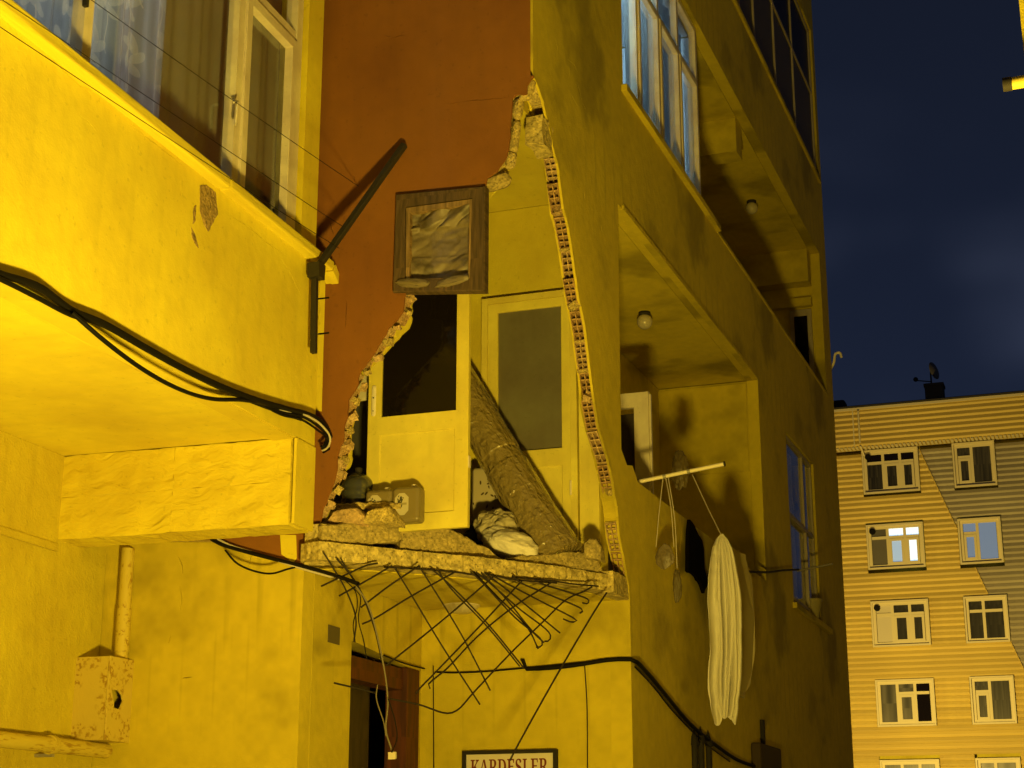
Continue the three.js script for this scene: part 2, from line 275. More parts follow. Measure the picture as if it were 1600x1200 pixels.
{
  const zi = ZR - T;
  const lo = redOuterPx.map(p => xy(...p)), li = redInnerPx.map(p => xy(p[0], p[1], zi)), up = redTopPx.map(p => xy(...p)), ui = redTopIn.map(p => xy(p[0], p[1], zi));
  const XL = -4.955, XF = -6.55;
  const base = (a, b, ins = 0) => { // a: lower edge (window to floor), b: upper edge (window to corner); window sits in between
    const rag = densify(a, 0.03, 0.006, false).map(p => [p[0] - ins, p[1]]), rag2 = densify(b, 0.03, 0.005, false);
    const wl = -4.42;
    return [[XF, 3.78], [-5.72, 3.72], [-5.05, 3.50], [-4.96, 3.50], ...rag.slice().reverse(), [wl, a[0][1] + 0.02], [wl, 6.03], [b[0][0], 6.03], ...rag2, [X0 - 0.0186, b[b.length - 1][1] + 0.05], [X0 - 0.0186, TOP], [XF, TOP]];
  };
  part('red_wall', wallZ(base(lo, up), ZR, 0.018, [[[690, 164], [730, 158], [765, 155], [796, 152]], [[541, 468], [541, 490], [540, 512]], [[553, 275], [554, 284]], [[515, 345], [518, 358], [521, 366]], [[600, 55], [612, 58]], [[608, 62], [624, 56], [634, 55]]].map(p => slit(p, xy, 0.006))), M.red, bld);
  redMid = lo.map((p, i) => p);
  part('brick_core', wallZ(base(lo, up.map(p => [p[0] - 0.02, p[1] + 0.01]), 0.09), ZR - 0.018, 0.085), M.mortar, bld);
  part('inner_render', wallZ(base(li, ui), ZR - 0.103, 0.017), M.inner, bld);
  // bricks along the lower left break: hollow ends turned to the street
  const loX = y => { for (let i = 0; i < lo.length - 1; i++) { const a = lo[i], b = lo[i + 1]; if (y <= a[1] && y >= b[1]) { const t = (a[1] - y) / (a[1] - b[1] + 1e-9); return a[0] + (b[0] - a[0]) * t; } } return lo[lo.length - 1][0]; };
  const liX = y => { for (let i = 0; i < li.length - 1; i++) { const a = li[i], b = li[i + 1]; if (y <= a[1] && y >= b[1]) { const t = (a[1] - y) / (a[1] - b[1] + 1e-9); return a[0] + (b[0] - a[0]) * t; } } return li[li.length - 1][0]; };
  const bg = brickGeos.map(g => g.clone().rotateY(Math.PI / 2)); let k = 0;
  for (let y = 3.86; y < 5.28; y += 0.1, k++) {
    const x = loX(y) * 0.55 + liX(y) * 0.45, o = mesh('brick', bg[2], k % 3 ? M.brickA : M.brickB);
    o.scale.set(0.4, 0.62, 0.9); o.position.set(x + rr(-0.012, 0.012) - bld.position.x, y, ZR - 0.064 - bld.position.z); o.rotation.y = rr(0.0, 0.15); o.rotation.z = -0.45 + rr(-0.15, 0.15); bld.add(o);
    const s = mesh('brick_shard', shardGeos[k % 4], k % 2 ? M.mortar : M.brickB); s.position.set(loX(y + 0.05) + 0.02 - bld.position.x, y + 0.05, ZR - 0.055 - bld.position.z); s.rotation.set(rr(0, 6), rr(0, 6), rr(0, 6)); s.scale.setScalar(rr(0.4, 0.7)); bld.add(s);
  }
  // rough concrete of the broken lintel beside the small window and up to the corner
  const lump = (a, b, r, s) => { const g = new THREE.CapsuleGeometry(r, Math.max(0.01, a.distanceTo(b) - r), 6, 10); g.applyQuaternion(new THREE.Quaternion().setFromUnitVectors(V(0, 1, 0), b.clone().sub(a).normalize())); const q = rough(g, r * 0.55, 9, s); return q.translate((a.x + b.x) / 2, (a.y + b.y) / 2, (a.z + b.z) / 2); };
  part('broken_lintel', merge([lump(onZ(760, 290, ZR - 0.06), onZ(790, 279, ZR - 0.07), 0.05, 1), lump(onZ(752, 293, ZR - 0.05), onZ(778, 287, ZR - 0.06), 0.035, 8)]), M.screed, bld);
  part('broken_render', merge([lump(onZ(797, 262, ZR - 0.05), onZ(800, 240, ZR - 0.06), 0.035, 2), lump(onZ(800, 236, ZR - 0.06), onZ(807, 192, ZR - 0.07), 0.03, 3), lump(onZ(807, 180, ZR - 0.05), onZ(810, 157, ZR - 0.06), 0.04, 5), lump(onZ(815, 152, ZR - 0.05), onZ(829, 150, ZR - 0.06), 0.03, 6), lump(onZ(827, 146, ZR - 0.04), onZ(832, 128, ZR - 0.05), 0.025, 7)]), M.mortar, bld);
}
// small window hanging in the red wall, sealed with plastic film
{
  const w = partGroup('window', bld, 'small weathered wooden window sealed with plastic film');
  const z = ZR + 0.03, c = [[620, 305], [757, 292], [756, 453], [615, 455]].map(p => xy(p[0], p[1], z)), inn = [[634, 324], [738, 310], [735, 436], [633, 438]].map(p => xy(p[0], p[1], z)), inn2 = [[643, 335], [736, 321], [734, 436], [642, 438]].map(p => xy(p[0], p[1], z - 0.03));
  sub('frame', new THREE.ExtrudeGeometry(shapeOf(c, [inn]), { depth: 0.07, bevelEnabled: true, bevelSize: 0.006, bevelThickness: 0.006, bevelSegments: 1 }).translate(0, 0, z - 0.07), M.wood, w);
  sub('sash', new THREE.ExtrudeGeometry(shapeOf(inn.map((p, i) => [p[0] + [0.003, -0.003, -0.003, 0.003][i], p[1] + [-0.003, -0.003, 0.003, 0.003][i]]), [inn2]), { depth: 0.05, bevelEnabled: false }).translate(0, 0, z - 0.052), M.woodLight, w);
  const g = new THREE.PlaneGeometry(1, 1, 70, 70), p = g.attributes.position;
  for (let i = 0; i < p.count; i++) { const u = p.getX(i) + 0.5, v = p.getY(i) + 0.5; const top = inn2[0].map((q, k) => q + (inn2[1][k] - q) * u), bot = inn2[3].map((q, k) => q + (inn2[2][k] - q) * u); p.setXYZ(i, bot[0] + (top[0] - bot[0]) * v, bot[1] + (top[1] - bot[1]) * v, z - 0.05 + 0.07 * (fbm(u * 2 + v, v * 4 - u, 7, 3) - 0.5) + 0.05 * Math.abs(vnoise(u * 2 + v * 1.5, v * 8 - u * 4, 4) - 0.5) * (v > 0.75 ? 1.6 : v < 0.35 ? 0.9 : 0.25) + 0.004 * Math.abs(vnoise(u * 14, v * 9, 9) - 0.5) - 0.02 * Math.sin(Math.PI * u) * Math.sin(Math.PI * v)); }
  g.computeVertexNormals(); const uv = g.attributes.uv; for (let i = 0; i < uv.count; i++) uv.setXY(i, uv.getX(i) * 0.5, uv.getY(i) * 0.6); sub('plastic_film', g, M.film, w);
  const fold = (a, b, s) => { const q = a.clone().add(b).multiplyScalar(0.5); return rough(new THREE.SphereGeometry(0.5, 16, 10), 0.12, 5, s).scale(a.distanceTo(b), 0.07, 0.04).rotateZ(Math.atan2(b.y - a.y, b.x - a.x)).translate(q.x, q.y, q.z); };
  sub('loose_film', fold(onZ(619, 441, z + 0.012), onZ(672, 443, z + 0.012), 1), M.film, w); sub('loose_film', fold(onZ(680, 446, z + 0.01), onZ(733, 432, z + 0.01), 3), M.film, w);
}
// floor slab with its broken edge, room floor
{
  const e = [[-5.02, 9.72], [-4.86, 9.66], [-4.70, 9.86], [-4.57, 10.02], [-4.44, 10.18], [-4.29, 10.36], [-4.14, 10.50], [-3.98, 10.72], [-3.82, 10.92], [-3.66, 11.15], [-3.54, 11.42], [-3.46, 11.56]];
  const pts = [...densify(e, 0.028, 0.011, false), [X0 - 0.105, ZS * -1 + 0.1], [X0 - 0.105, 12.05], [-5.9, 12.05], [-5.9, 10.2], [-5.27, 10.2], [-5.27, 10.0], [-5.06, 9.90]];
  const g = new THREE.ExtrudeGeometry(shapeOf(pts), { depth: 0.12, steps: 4, bevelEnabled: false }).rotateX(-Math.PI / 2).translate(0, SOF, 0);
  const p = g.attributes.position; for (let i = 0; i < p.count; i++) { const x = p.getX(i), y = p.getY(i), z = p.getZ(i); if (z > -11.7 && x > -5.0 && y > SOF + 0.002 && y < FL - 0.002) { const k = (fbm(x * 14, y * 26, z * 14, 3) - 0.45) * 0.035; p.setX(i, x + k * 0.8); p.setZ(i, z + k); } }
  g.computeVertexNormals(); part('floor_slab', triUV(toCreasedNormals(g, 0.6)), M.concrete, bld);
  part('slab_soffit', slabY(densify([[-5.08, 9.97], [-4.86, 10.0], [-4.66, 10.2], [-4.4, 10.45], [-4.2, 10.7], [-3.95, 10.95], [-3.75, 11.25], [-3.6, 11.6], [-3.54, 11.94], [-5.08, 11.94]], 0.06, 0.012), SOF - 0.012, 0.009), M.side, bld);
  // end of the slab under the side wall
  part('slab_end', rough(new THREE.BoxGeometry(0.10, 0.16, 0.42, 4, 5, 8), 0.012, 8, 3).translate(X0 - 0.056, 3.575, -11.76), M.concrete, bld);
  // lumps where the slab meets the neighbour's beam
  part('slab_stub', rough(new THREE.BoxGeometry(0.16, 0.26, 0.18, 5, 7, 5), 0.03, 8, 12).translate(-4.93, 3.63, -9.83), M.concrete, bld);
}
// room behind the broken wall
{
  const ZK = -11.65;
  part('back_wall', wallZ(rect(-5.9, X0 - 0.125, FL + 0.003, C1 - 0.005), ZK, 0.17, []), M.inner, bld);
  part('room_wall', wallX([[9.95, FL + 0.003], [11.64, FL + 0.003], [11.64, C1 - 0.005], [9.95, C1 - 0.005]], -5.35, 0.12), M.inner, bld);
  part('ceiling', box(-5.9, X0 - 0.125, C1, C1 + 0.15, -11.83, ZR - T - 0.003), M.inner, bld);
  // panelled inner door with frosted glass in the back wall
  const d = partGroup('door', bld, 'frosted glass inner door in the back wall of the open room');
  const x0 = -4.475, x1 = -3.70, y0 = FL + 0.005, y1 = 5.88, z = ZK + 0.004;
  sub('door_frame', merge([box(x0, x0 + 0.05, y0, y1, z, z + 0.05), box(x1 - 0.05, x1, y0, y1, z, z + 0.05), box(x0 + 0.05, x1 - 0.05, y1 - 0.05, y1, z, z + 0.05)]), M.door, d);
  const a0 = x0 + 0.054, a1 = x1 - 0.054, g0 = 4.62, g1 = 5.76;
  sub('leaf', new THREE.ExtrudeGeometry(shapeOf(rect(a0, a1, y0, y1 - 0.054), [rect(a0 + 0.075, a1 - 0.065, g0, g1), rect(a0 + 0.075, a1 - 0.065, y0 + 0.2, g0 - 0.13)]), { depth: 0.035, bevelEnabled: true, bevelSize: 0.004, bevelThickness: 0.004, bevelSegments: 1 }).translate(0, 0, z + 0.005), M.door, d);
  sub('glass', box(a0 + 0.07, a1 - 0.06, g0 - 0.005, g1 + 0.005, z + 0.014, z + 0.02), M.frosted, d);
  sub('panel', box(a0 + 0.07, a1 - 0.06, y0 + 0.19, g0 - 0.12, z + 0.014, z + 0.028), M.door, d);
  sub('hinge', rod(V(x1 - 0.052, 4.25, z + 0.052), V(x1 - 0.052, 4.36, z + 0.052), 0.008), M.frame, d);
  part('corner_post', box(x1 + 0.01, X0 - 0.126, FL + 0.004, C1 - 0.006, ZK + 0.003, ZK + 0.03), M.door, bld);
}
// open door leaf standing at the edge of the break
{
  const d = partGroup('door', bld, 'open white door with dark glass at the edge of the break');
  const z = -10.17, x0 = -4.765, x1 = -4.02, y0 = 3.765, y1 = 5.72, sw = 0.085;
  const gl = rect(x0 + sw + 0.01, x1 - sw, 4.575, y1 - 0.1), pl = rect(x0 + sw + 0.005, x1 - sw - 0.01, y0 + 0.11, 4.45);
  sub('leaf', new THREE.ExtrudeGeometry(shapeOf(rect(x0, x1, y0, y1), [gl, pl]), { depth: 0.036, bevelEnabled: true, bevelSize: 0.003, bevelThickness: 0.003, bevelSegments: 2 }).translate(0, 0, z - 0.036), M.door, d);
  sub('panel', wallZ(rect(pl[0][0] - 0.006, pl[1][0] + 0.006, pl[0][1] - 0.006, pl[2][1] + 0.006), z - 0.008, 0.018), M.door, d);
  sub('glass', wallZ(rect(gl[0][0] - 0.006, gl[1][0] + 0.006, gl[0][1] - 0.006, gl[2][1] + 0.006), z - 0.014, 0.006), M.darkGlass, d);
  const hp = new THREE.CapsuleGeometry(0.017, 0.19, 4, 10).scale(1, 1, 0.35).translate(x0 + 0.04, 4.70, z + 0.004);
  sub('handle_plate', hp, M.frame, d);
  sub('keyhole', merge([rod(V(x0 + 0.04, 4.72, z + 0.006), V(x0 + 0.04, 4.72, z + 0.013), 0.005), rod(V(x0 + 0.04, 4.625, z + 0.006), V(x0 + 0.04, 4.625, z + 0.013), 0.004)]), M.black, d);
  sub('hinge', box(x1 + 0.003, x1 + 0.011, 4.17, 4.25, z - 0.03, z + 0.002), M.frame, d);
}
// lower walls: entrance recess
{
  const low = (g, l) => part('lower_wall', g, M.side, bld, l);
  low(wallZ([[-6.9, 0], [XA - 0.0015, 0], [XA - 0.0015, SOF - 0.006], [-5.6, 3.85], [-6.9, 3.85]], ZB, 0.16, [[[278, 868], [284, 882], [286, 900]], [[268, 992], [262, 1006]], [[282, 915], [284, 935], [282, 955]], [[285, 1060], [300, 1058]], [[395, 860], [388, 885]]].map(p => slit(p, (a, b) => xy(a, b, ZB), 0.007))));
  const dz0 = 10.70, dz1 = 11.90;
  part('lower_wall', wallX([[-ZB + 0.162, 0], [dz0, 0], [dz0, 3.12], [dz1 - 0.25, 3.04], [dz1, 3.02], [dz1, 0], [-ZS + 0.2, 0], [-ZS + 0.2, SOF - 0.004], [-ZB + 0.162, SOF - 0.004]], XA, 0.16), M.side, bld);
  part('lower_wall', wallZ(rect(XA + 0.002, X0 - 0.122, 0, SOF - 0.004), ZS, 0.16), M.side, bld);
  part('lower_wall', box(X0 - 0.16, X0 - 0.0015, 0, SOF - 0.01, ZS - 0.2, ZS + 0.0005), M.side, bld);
  const d = partGroup('door', bld, 'dark entrance door with a red frame');
  sub('door_frame', merge([box(XA - 0.16, XA + 0.012, 0, 3.03, -dz1 + 0.001, -dz1 + 0.24), box(XA - 0.16, XA - 0.02, 2.86, 3.02, -dz1 + 0.245, -dz0 - 0.002)]), mat(0.13, 0.04, 0.014, { roughness: 0.6, map: rep(T_wood, 1) }), d);
  const dm = mat(0.06, 0.05, 0.03, { roughness: 0.6, map: rep(T_wood, 1) }); sub('leaf', box(XA - 0.2, XA - 0.165, 0, 2.95, -11.38, -10.702), dm, d);
  part('hallway', merge([box(-6.6, -6.5, 0, 3.45, -12.1, -10.2), box(-6.5, XA - 0.17, 3.2, 3.3, -12.1, -10.2)]), M.side, bld);
  // red paint and a worn strip on the wall end behind the beam
  part('paint_strip', wallZ([xy(438, 836), xy(463, 836), xy(464, 872), xy(459, 880), xy(440, 866)], ZR + 0.004, 0.002), M.left, bld);
  part('corner_strip', wallZ([xy(487, 640), xy(503, 643), xy(509, 430), xy(494, 425)], ZR + 0.005, 0.003), M.left, bld);
}
// loggias and floors behind the side facade
{
  const XB = -4.52;
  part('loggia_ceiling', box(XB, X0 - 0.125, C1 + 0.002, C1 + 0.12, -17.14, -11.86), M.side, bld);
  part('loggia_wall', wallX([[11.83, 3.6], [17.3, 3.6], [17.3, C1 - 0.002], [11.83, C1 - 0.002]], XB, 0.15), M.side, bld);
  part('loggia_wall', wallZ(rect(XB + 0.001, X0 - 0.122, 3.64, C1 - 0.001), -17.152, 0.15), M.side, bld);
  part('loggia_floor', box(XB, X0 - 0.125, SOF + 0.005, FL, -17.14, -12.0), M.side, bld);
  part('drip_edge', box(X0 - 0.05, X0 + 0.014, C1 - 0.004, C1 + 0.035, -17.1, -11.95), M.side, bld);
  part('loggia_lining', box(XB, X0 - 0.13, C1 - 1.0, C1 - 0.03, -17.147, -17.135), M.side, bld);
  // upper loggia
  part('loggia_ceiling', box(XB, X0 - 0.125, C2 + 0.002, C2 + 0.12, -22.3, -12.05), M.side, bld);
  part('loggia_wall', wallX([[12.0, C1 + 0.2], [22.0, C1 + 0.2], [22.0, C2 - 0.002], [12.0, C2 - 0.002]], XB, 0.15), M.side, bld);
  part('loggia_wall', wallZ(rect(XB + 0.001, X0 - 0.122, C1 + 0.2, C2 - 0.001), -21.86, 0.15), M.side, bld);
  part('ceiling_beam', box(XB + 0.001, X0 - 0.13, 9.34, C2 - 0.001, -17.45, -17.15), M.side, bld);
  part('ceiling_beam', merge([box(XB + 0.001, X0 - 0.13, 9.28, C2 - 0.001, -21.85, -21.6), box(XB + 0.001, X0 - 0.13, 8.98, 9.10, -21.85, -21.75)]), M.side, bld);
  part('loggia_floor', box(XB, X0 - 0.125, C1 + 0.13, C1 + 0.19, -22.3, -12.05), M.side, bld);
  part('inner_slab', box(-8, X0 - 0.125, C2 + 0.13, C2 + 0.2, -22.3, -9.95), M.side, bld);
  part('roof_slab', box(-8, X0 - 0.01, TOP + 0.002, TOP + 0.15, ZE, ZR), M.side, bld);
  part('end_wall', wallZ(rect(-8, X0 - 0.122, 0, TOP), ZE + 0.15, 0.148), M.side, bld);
  part('rear_wall', box(-8.15, -8.002, 0, TOP, ZE + 0.02, -9.94), M.side, bld);
  // far loggia door on the end wall
  const d = partGroup('door', bld, 'narrow door at the end of the upper loggia');
  sub('leaf', box(-3.86, -3.56, 7.0, 8.95, -21.857, -21.82), M.frameOld, d);
  sub('glass', box(-3.80, -3.62, 7.6, 8.85, -21.819, -21.812), M.darkGlass, d);
  // balcony door standing open in the lower loggia
  const e = partGroup('door', bld, 'open balcony door with torn plastic in its frame');
  const z = -13.45, p0 = onZ(950, 621, z), p1 = onZ(1012, 612, z), yb = 3.68;
  const sx0 = p1.x - 0.62, sx1 = p1.x, ty = p1.y;
  sub('leaf', new THREE.ExtrudeGeometry(shapeOf(rect(sx0, sx1, yb, ty), [rect(sx0 + 0.1, sx1 - 0.125, 4.4, ty - 0.125)]), { depth: 0.05, bevelEnabled: true, bevelSize: 0.004, bevelThickness: 0.004, bevelSegments: 1 }).translate(0, 0, z - 0.05), M.frame, e);
  sub('edge_strip', box(sx1 + 0.006, sx1 + 0.022, yb, ty - 0.02, z - 0.045, z - 0.01), M.frame, e);
  const fg = new THREE.PlaneGeometry(0.40, 1.0, 24, 40), fp = fg.attributes.position; for (let i = 0; i < fp.count; i++) fp.setZ(i, 0.05 * (fbm(fp.getX(i) * 6, fp.getY(i) * 6, 2, 3) - 0.5)); fg.computeVertexNormals();
  sub('torn_plastic', fg.translate(sx1 - 0.33, 4.86, z - 0.03), mat(0.05, 0.04, 0.03, { roughness: 0.3 }), e);
}

// ------------------------------------------------------------------ windows (local: x along, y up, z out; sills at y = 0)
function buildWindow(w, W, H, spec, fm, depth = 0.07, t = 0.06) {
  // spec: {v:[x..] full-height mullions, h: transom height or 0, skipTransom:[cells], sash:[cells], pane: material}
  const ring = (x0, x1, y0, y1, k, d, z) => new THREE.ExtrudeGeometry(shapeOf(rect(x0, x1, y0, y1), [rect(x0 + k, x1 - k, y0 + k, y1 - k)]), { depth: d, bevelEnabled: true, bevelSize: 0.003, bevelThickness: 0.003, bevelSegments: 1 }).translate(0, 0, z - d);
  sub('frame', ring(0, W, 0, H, t, depth, 0), fm, w);
  const xs = [t * 0.7, ...spec.v, W - t * 0.7];
  for (const x of spec.v) sub('mullion', box(x - t / 2, x + t / 2, t, H - t, -depth + 0.004, 0.002), fm, w);
  for (let i = 0; i < xs.length - 1; i++) {
    const a = xs[i] + t / 2, b = xs[i + 1] - t / 2, noT = !spec.h || (spec.skip || []).includes(i), levels = noT ? [[t, H - t]] : [[t, spec.h - t / 2], [spec.h + t / 2, H - t]];
    if (!noT) sub('transom', box(a + 0.001, b - 0.001, spec.h - t / 2, spec.h + t / 2, -depth + 0.006, 0.0005), fm, w);
    levels.forEach(([c, d], k) => {
      const s = (spec.sash || []).includes(i) && k === 0; if (s) sub('sash', ring(a + 0.002, b - 0.002, c + 0.002, d - 0.002, t * 0.8, depth * 0.7, 0.016), fm, w);
      const q = s ? t * 0.78 : 0; sub('pane', box(a + q - 0.004, b - q + 0.004, c + q - 0.004, d - q + 0.004, -depth * 0.55, -depth * 0.55 + 0.005), (spec.panes && spec.panes[i + ',' + k]) || spec.pane, w);
    });
  }
  return w;
}
function windowX(parent, u0, y0, X, W, H, spec, fm, label, depth, t) { // in a plane x = X, running along -z
  const w = new THREE.Group(); w.name = 'window'; w.rotation.y = Math.PI / 2; w.position.set(X, y0, -u0).sub(parent.position); parent.add(w); if (label) w.userData.label = label; return buildWindow(w, W, H, spec, fm, depth, t);
}
function sheetGeo(W, H, amp, waves, s, nx = 90, ny = 6) { const g = new THREE.PlaneGeometry(W, H, nx, ny), p = g.attributes.position; for (let i = 0; i < p.count; i++) { const u = p.getX(i) / W, v = p.getY(i) / H; p.setZ(i, amp * (Math.sin(u * waves * 6.28 + s) + 0.5 * Math.sin(u * waves * 2.7 * 6.28 + s * 2 + v)) + amp * 0.8 * (fbm(u * 9 + s, v * 1.5, 1, 2) - 0.5)); } g.computeVertexNormals(); return g; }

// second-floor window, cool light inside
const pl = M.glass;
windowX(bld, 12.06, 7.76, X0 - 0.045, 2.88, 1.98, { v: [0.62, 1.36, 2.1], h: 1.36, sash: [1, 2, 3], pane: pl }, M.frame, 'white window with bluish curtains over the loggia parapet', 0.06, 0.055);
part('window_sill', rbox(X0 - 0.11, X0 + 0.05, 7.69, 7.752, -15.38, -12.0), M.side, bld);
part('parapet_cap', rbox(X0 - 0.125, X0 + 0.012, 7.69, 7.73, -21.86, -15.40), M.side, bld);
{
  // room behind it: walls that close it off, and its lamp
  const rm = mat(0.62, 0.64, 0.66, {});
  part('room_shell', merge([box(XR(), X0 - 0.14, C1 + 0.2, C1 + 0.24, -14.95, -12.02), box(XR(), X0 - 0.13, 9.68, 9.72, -14.95, -12.02), box(XR(), X0 - 0.13, C1 + 0.25, 9.67, -12.06, -12.02), box(XR(), X0 - 0.12, C1 + 0.25, 9.67, -15.02, -14.965), box(XR() - 0.05, XR() - 0.002, C1 + 0.2, 9.72, -14.95, -12.02)]), rm, bld);
  const c1 = solo('curtain', sheetGeo(2.1, 1.86, 0.018, 10, 0.6).rotateY(Math.PI / 2).translate(X0 - 0.19, 8.74, -13.85), M.curtain, 'bluish curtain behind the white window over the loggia parapet', 'curtain');
  const bulb = solo('ceiling_lamp', blob(0.12, 0.05, 0.12, 0.01, 1, 1, 4).translate(X0 - 0.62, 9.63, -13.0), mat(1, 1, 1, { emissive: new THREE.Color().setRGB(0.6, 0.85, 1), emissiveIntensity: 4 }), 'round flush lamp lit cool white inside the curtained upper room', 'lamp');
  const l = new THREE.PointLight(new THREE.Color().setRGB(0.5, 0.82, 1), 9, 0, 2); l.position.set(X0 - 0.62, 9.5, -13.0); l.shadow.radius = 6; l.castShadow = true; scene.add(l); l.name = 'upper_room_light';
  function XR() { return -4.5; }
}
// top-floor glazing
windowX(bld, 15.42, 11.0, X0 - 0.03, 6.75, 2.34, { v: [0.9, 1.75, 2.6, 3.9, 5.25], h: 1.33, pane: mat(0.012, 0.008, 0.005, { physical: true, roughness: 0.4, specularIntensity: 0.2 }), panes: Object.fromEntries([2, 3, 4, 5].map(i => [i + ',0', mat(0.09, 0.08, 0.075, { physical: true, roughness: 0.5, specularIntensity: 0.2 })])) }, M.frameOld, 'dark thin-framed balcony glazing on the top floor', 0.05, 0.035);
part('glazing_sill', rbox(X0 - 0.11, X0 + 0.03, 10.93, 10.992, -22.2, -15.3), M.side, bld);
// first-floor window at the far end
windowX(bld, 18.68, 4.44, X0 - 0.03, 1.75, 1.98, { v: [1.15], h: 1.05, sash: [0], pane: pl }, M.frameOld, 'tall thin-framed window with pale blue curtains', 0.05, 0.04);
part('window_sill', rbox(X0 - 0.1, X0 + 0.05, 4.36, 4.425, -21.0, -18.6), M.side, bld);
part('room_shell', merge([box(-4.6, X0 - 0.13, 4.35, 4.38, -20.6, -18.5), box(-4.6, X0 - 0.13, 6.46, 6.5, -20.6, -18.5), box(-4.64, -4.605, 4.35, 6.5, -20.6, -18.5), box(-4.6, X0 - 0.13, 4.385, 6.455, -18.54, -18.5), box(-4.6, X0 - 0.13, 4.385, 6.455, -20.6, -20.56)]), M.inner, bld);
solo('curtain', sheetGeo(1.1, 1.9, 0.015, 7, 2).rotateY(Math.PI / 2).translate(X0 - 0.16, 5.43, -19.28), mat(0.55, 0.55, 0.5, { physical: true, roughness: 0.9, transmission: 0.3, thickness: 0 }), 'pale blue curtain behind the tall window above the flower pot', 'curtain');
// dark room behind the glazing
part('glazed_room', merge([box(-4.6, -4.55, 10.0, 13.6, -22.2, -15.3), box(-4.55, X0 - 0.13, 13.4, 13.45, -22.2, -15.3), box(-4.55, X0 - 0.13, 10.6, 10.65, -22.2, -15.3)]), M.inner, bld);

// lamps on the ceilings
function globe(p, r, label) { const t = thing('ceiling_globe_lamp', label, 'lamp', p, 'globe lamps on the loggia ceilings'); const a = mesh('globe', new THREE.SphereGeometry(r, 24, 16).translate(0, -r * 1.25, 0), mat(0.42, 0.38, 0.28, { roughness: 0.25 })); const b = mesh('cap', new THREE.LatheGeometry([[0, 0], [r * 0.75, 0], [r * 0.78, -r * 0.3], [r * 0.55, -r * 0.62], [0, -r * 0.62]].map(q => new THREE.Vector2(...q)), 20), M.dark); t.add(a, b); }
globe(onY(1007, 488, C1 + 0.001), 0.075, 'unlit globe lamp on the ceiling of the lower loggia');
globe(onY(1174, 314, C2 + 0.001), 0.08, 'unlit globe lamp on the dark ceiling of the upper loggia');
{
  const p = V(-4.70, SOF - 0.001, -11.78), t = thing('dome_lamp', 'ribbed glass dome lamp under the broken slab', 'lamp', p);
  const prof = [[0, -0.075], [0.06, -0.072], [0.105, -0.055], [0.13, -0.025], [0.135, -0.018]].map(q => new THREE.Vector2(...q));
  const g = new THREE.LatheGeometry(prof, 64), q = g.attributes.position; for (let i = 0; i < q.count; i++) { const a = Math.atan2(q.getZ(i), q.getX(i)), k = 1 + 0.035 * Math.cos(a * 16); q.setX(i, q.getX(i) * k); q.setZ(i, q.getZ(i) * k); } g.computeVertexNormals();
  t.add(mesh('glass_shade', g, mat(0.5, 0.44, 0.28, { roughness: 0.3 }))); t.add(mesh('base', new THREE.CylinderGeometry(0.145, 0.145, 0.018, 40).translate(0, -0.009, 0), M.frame));
}

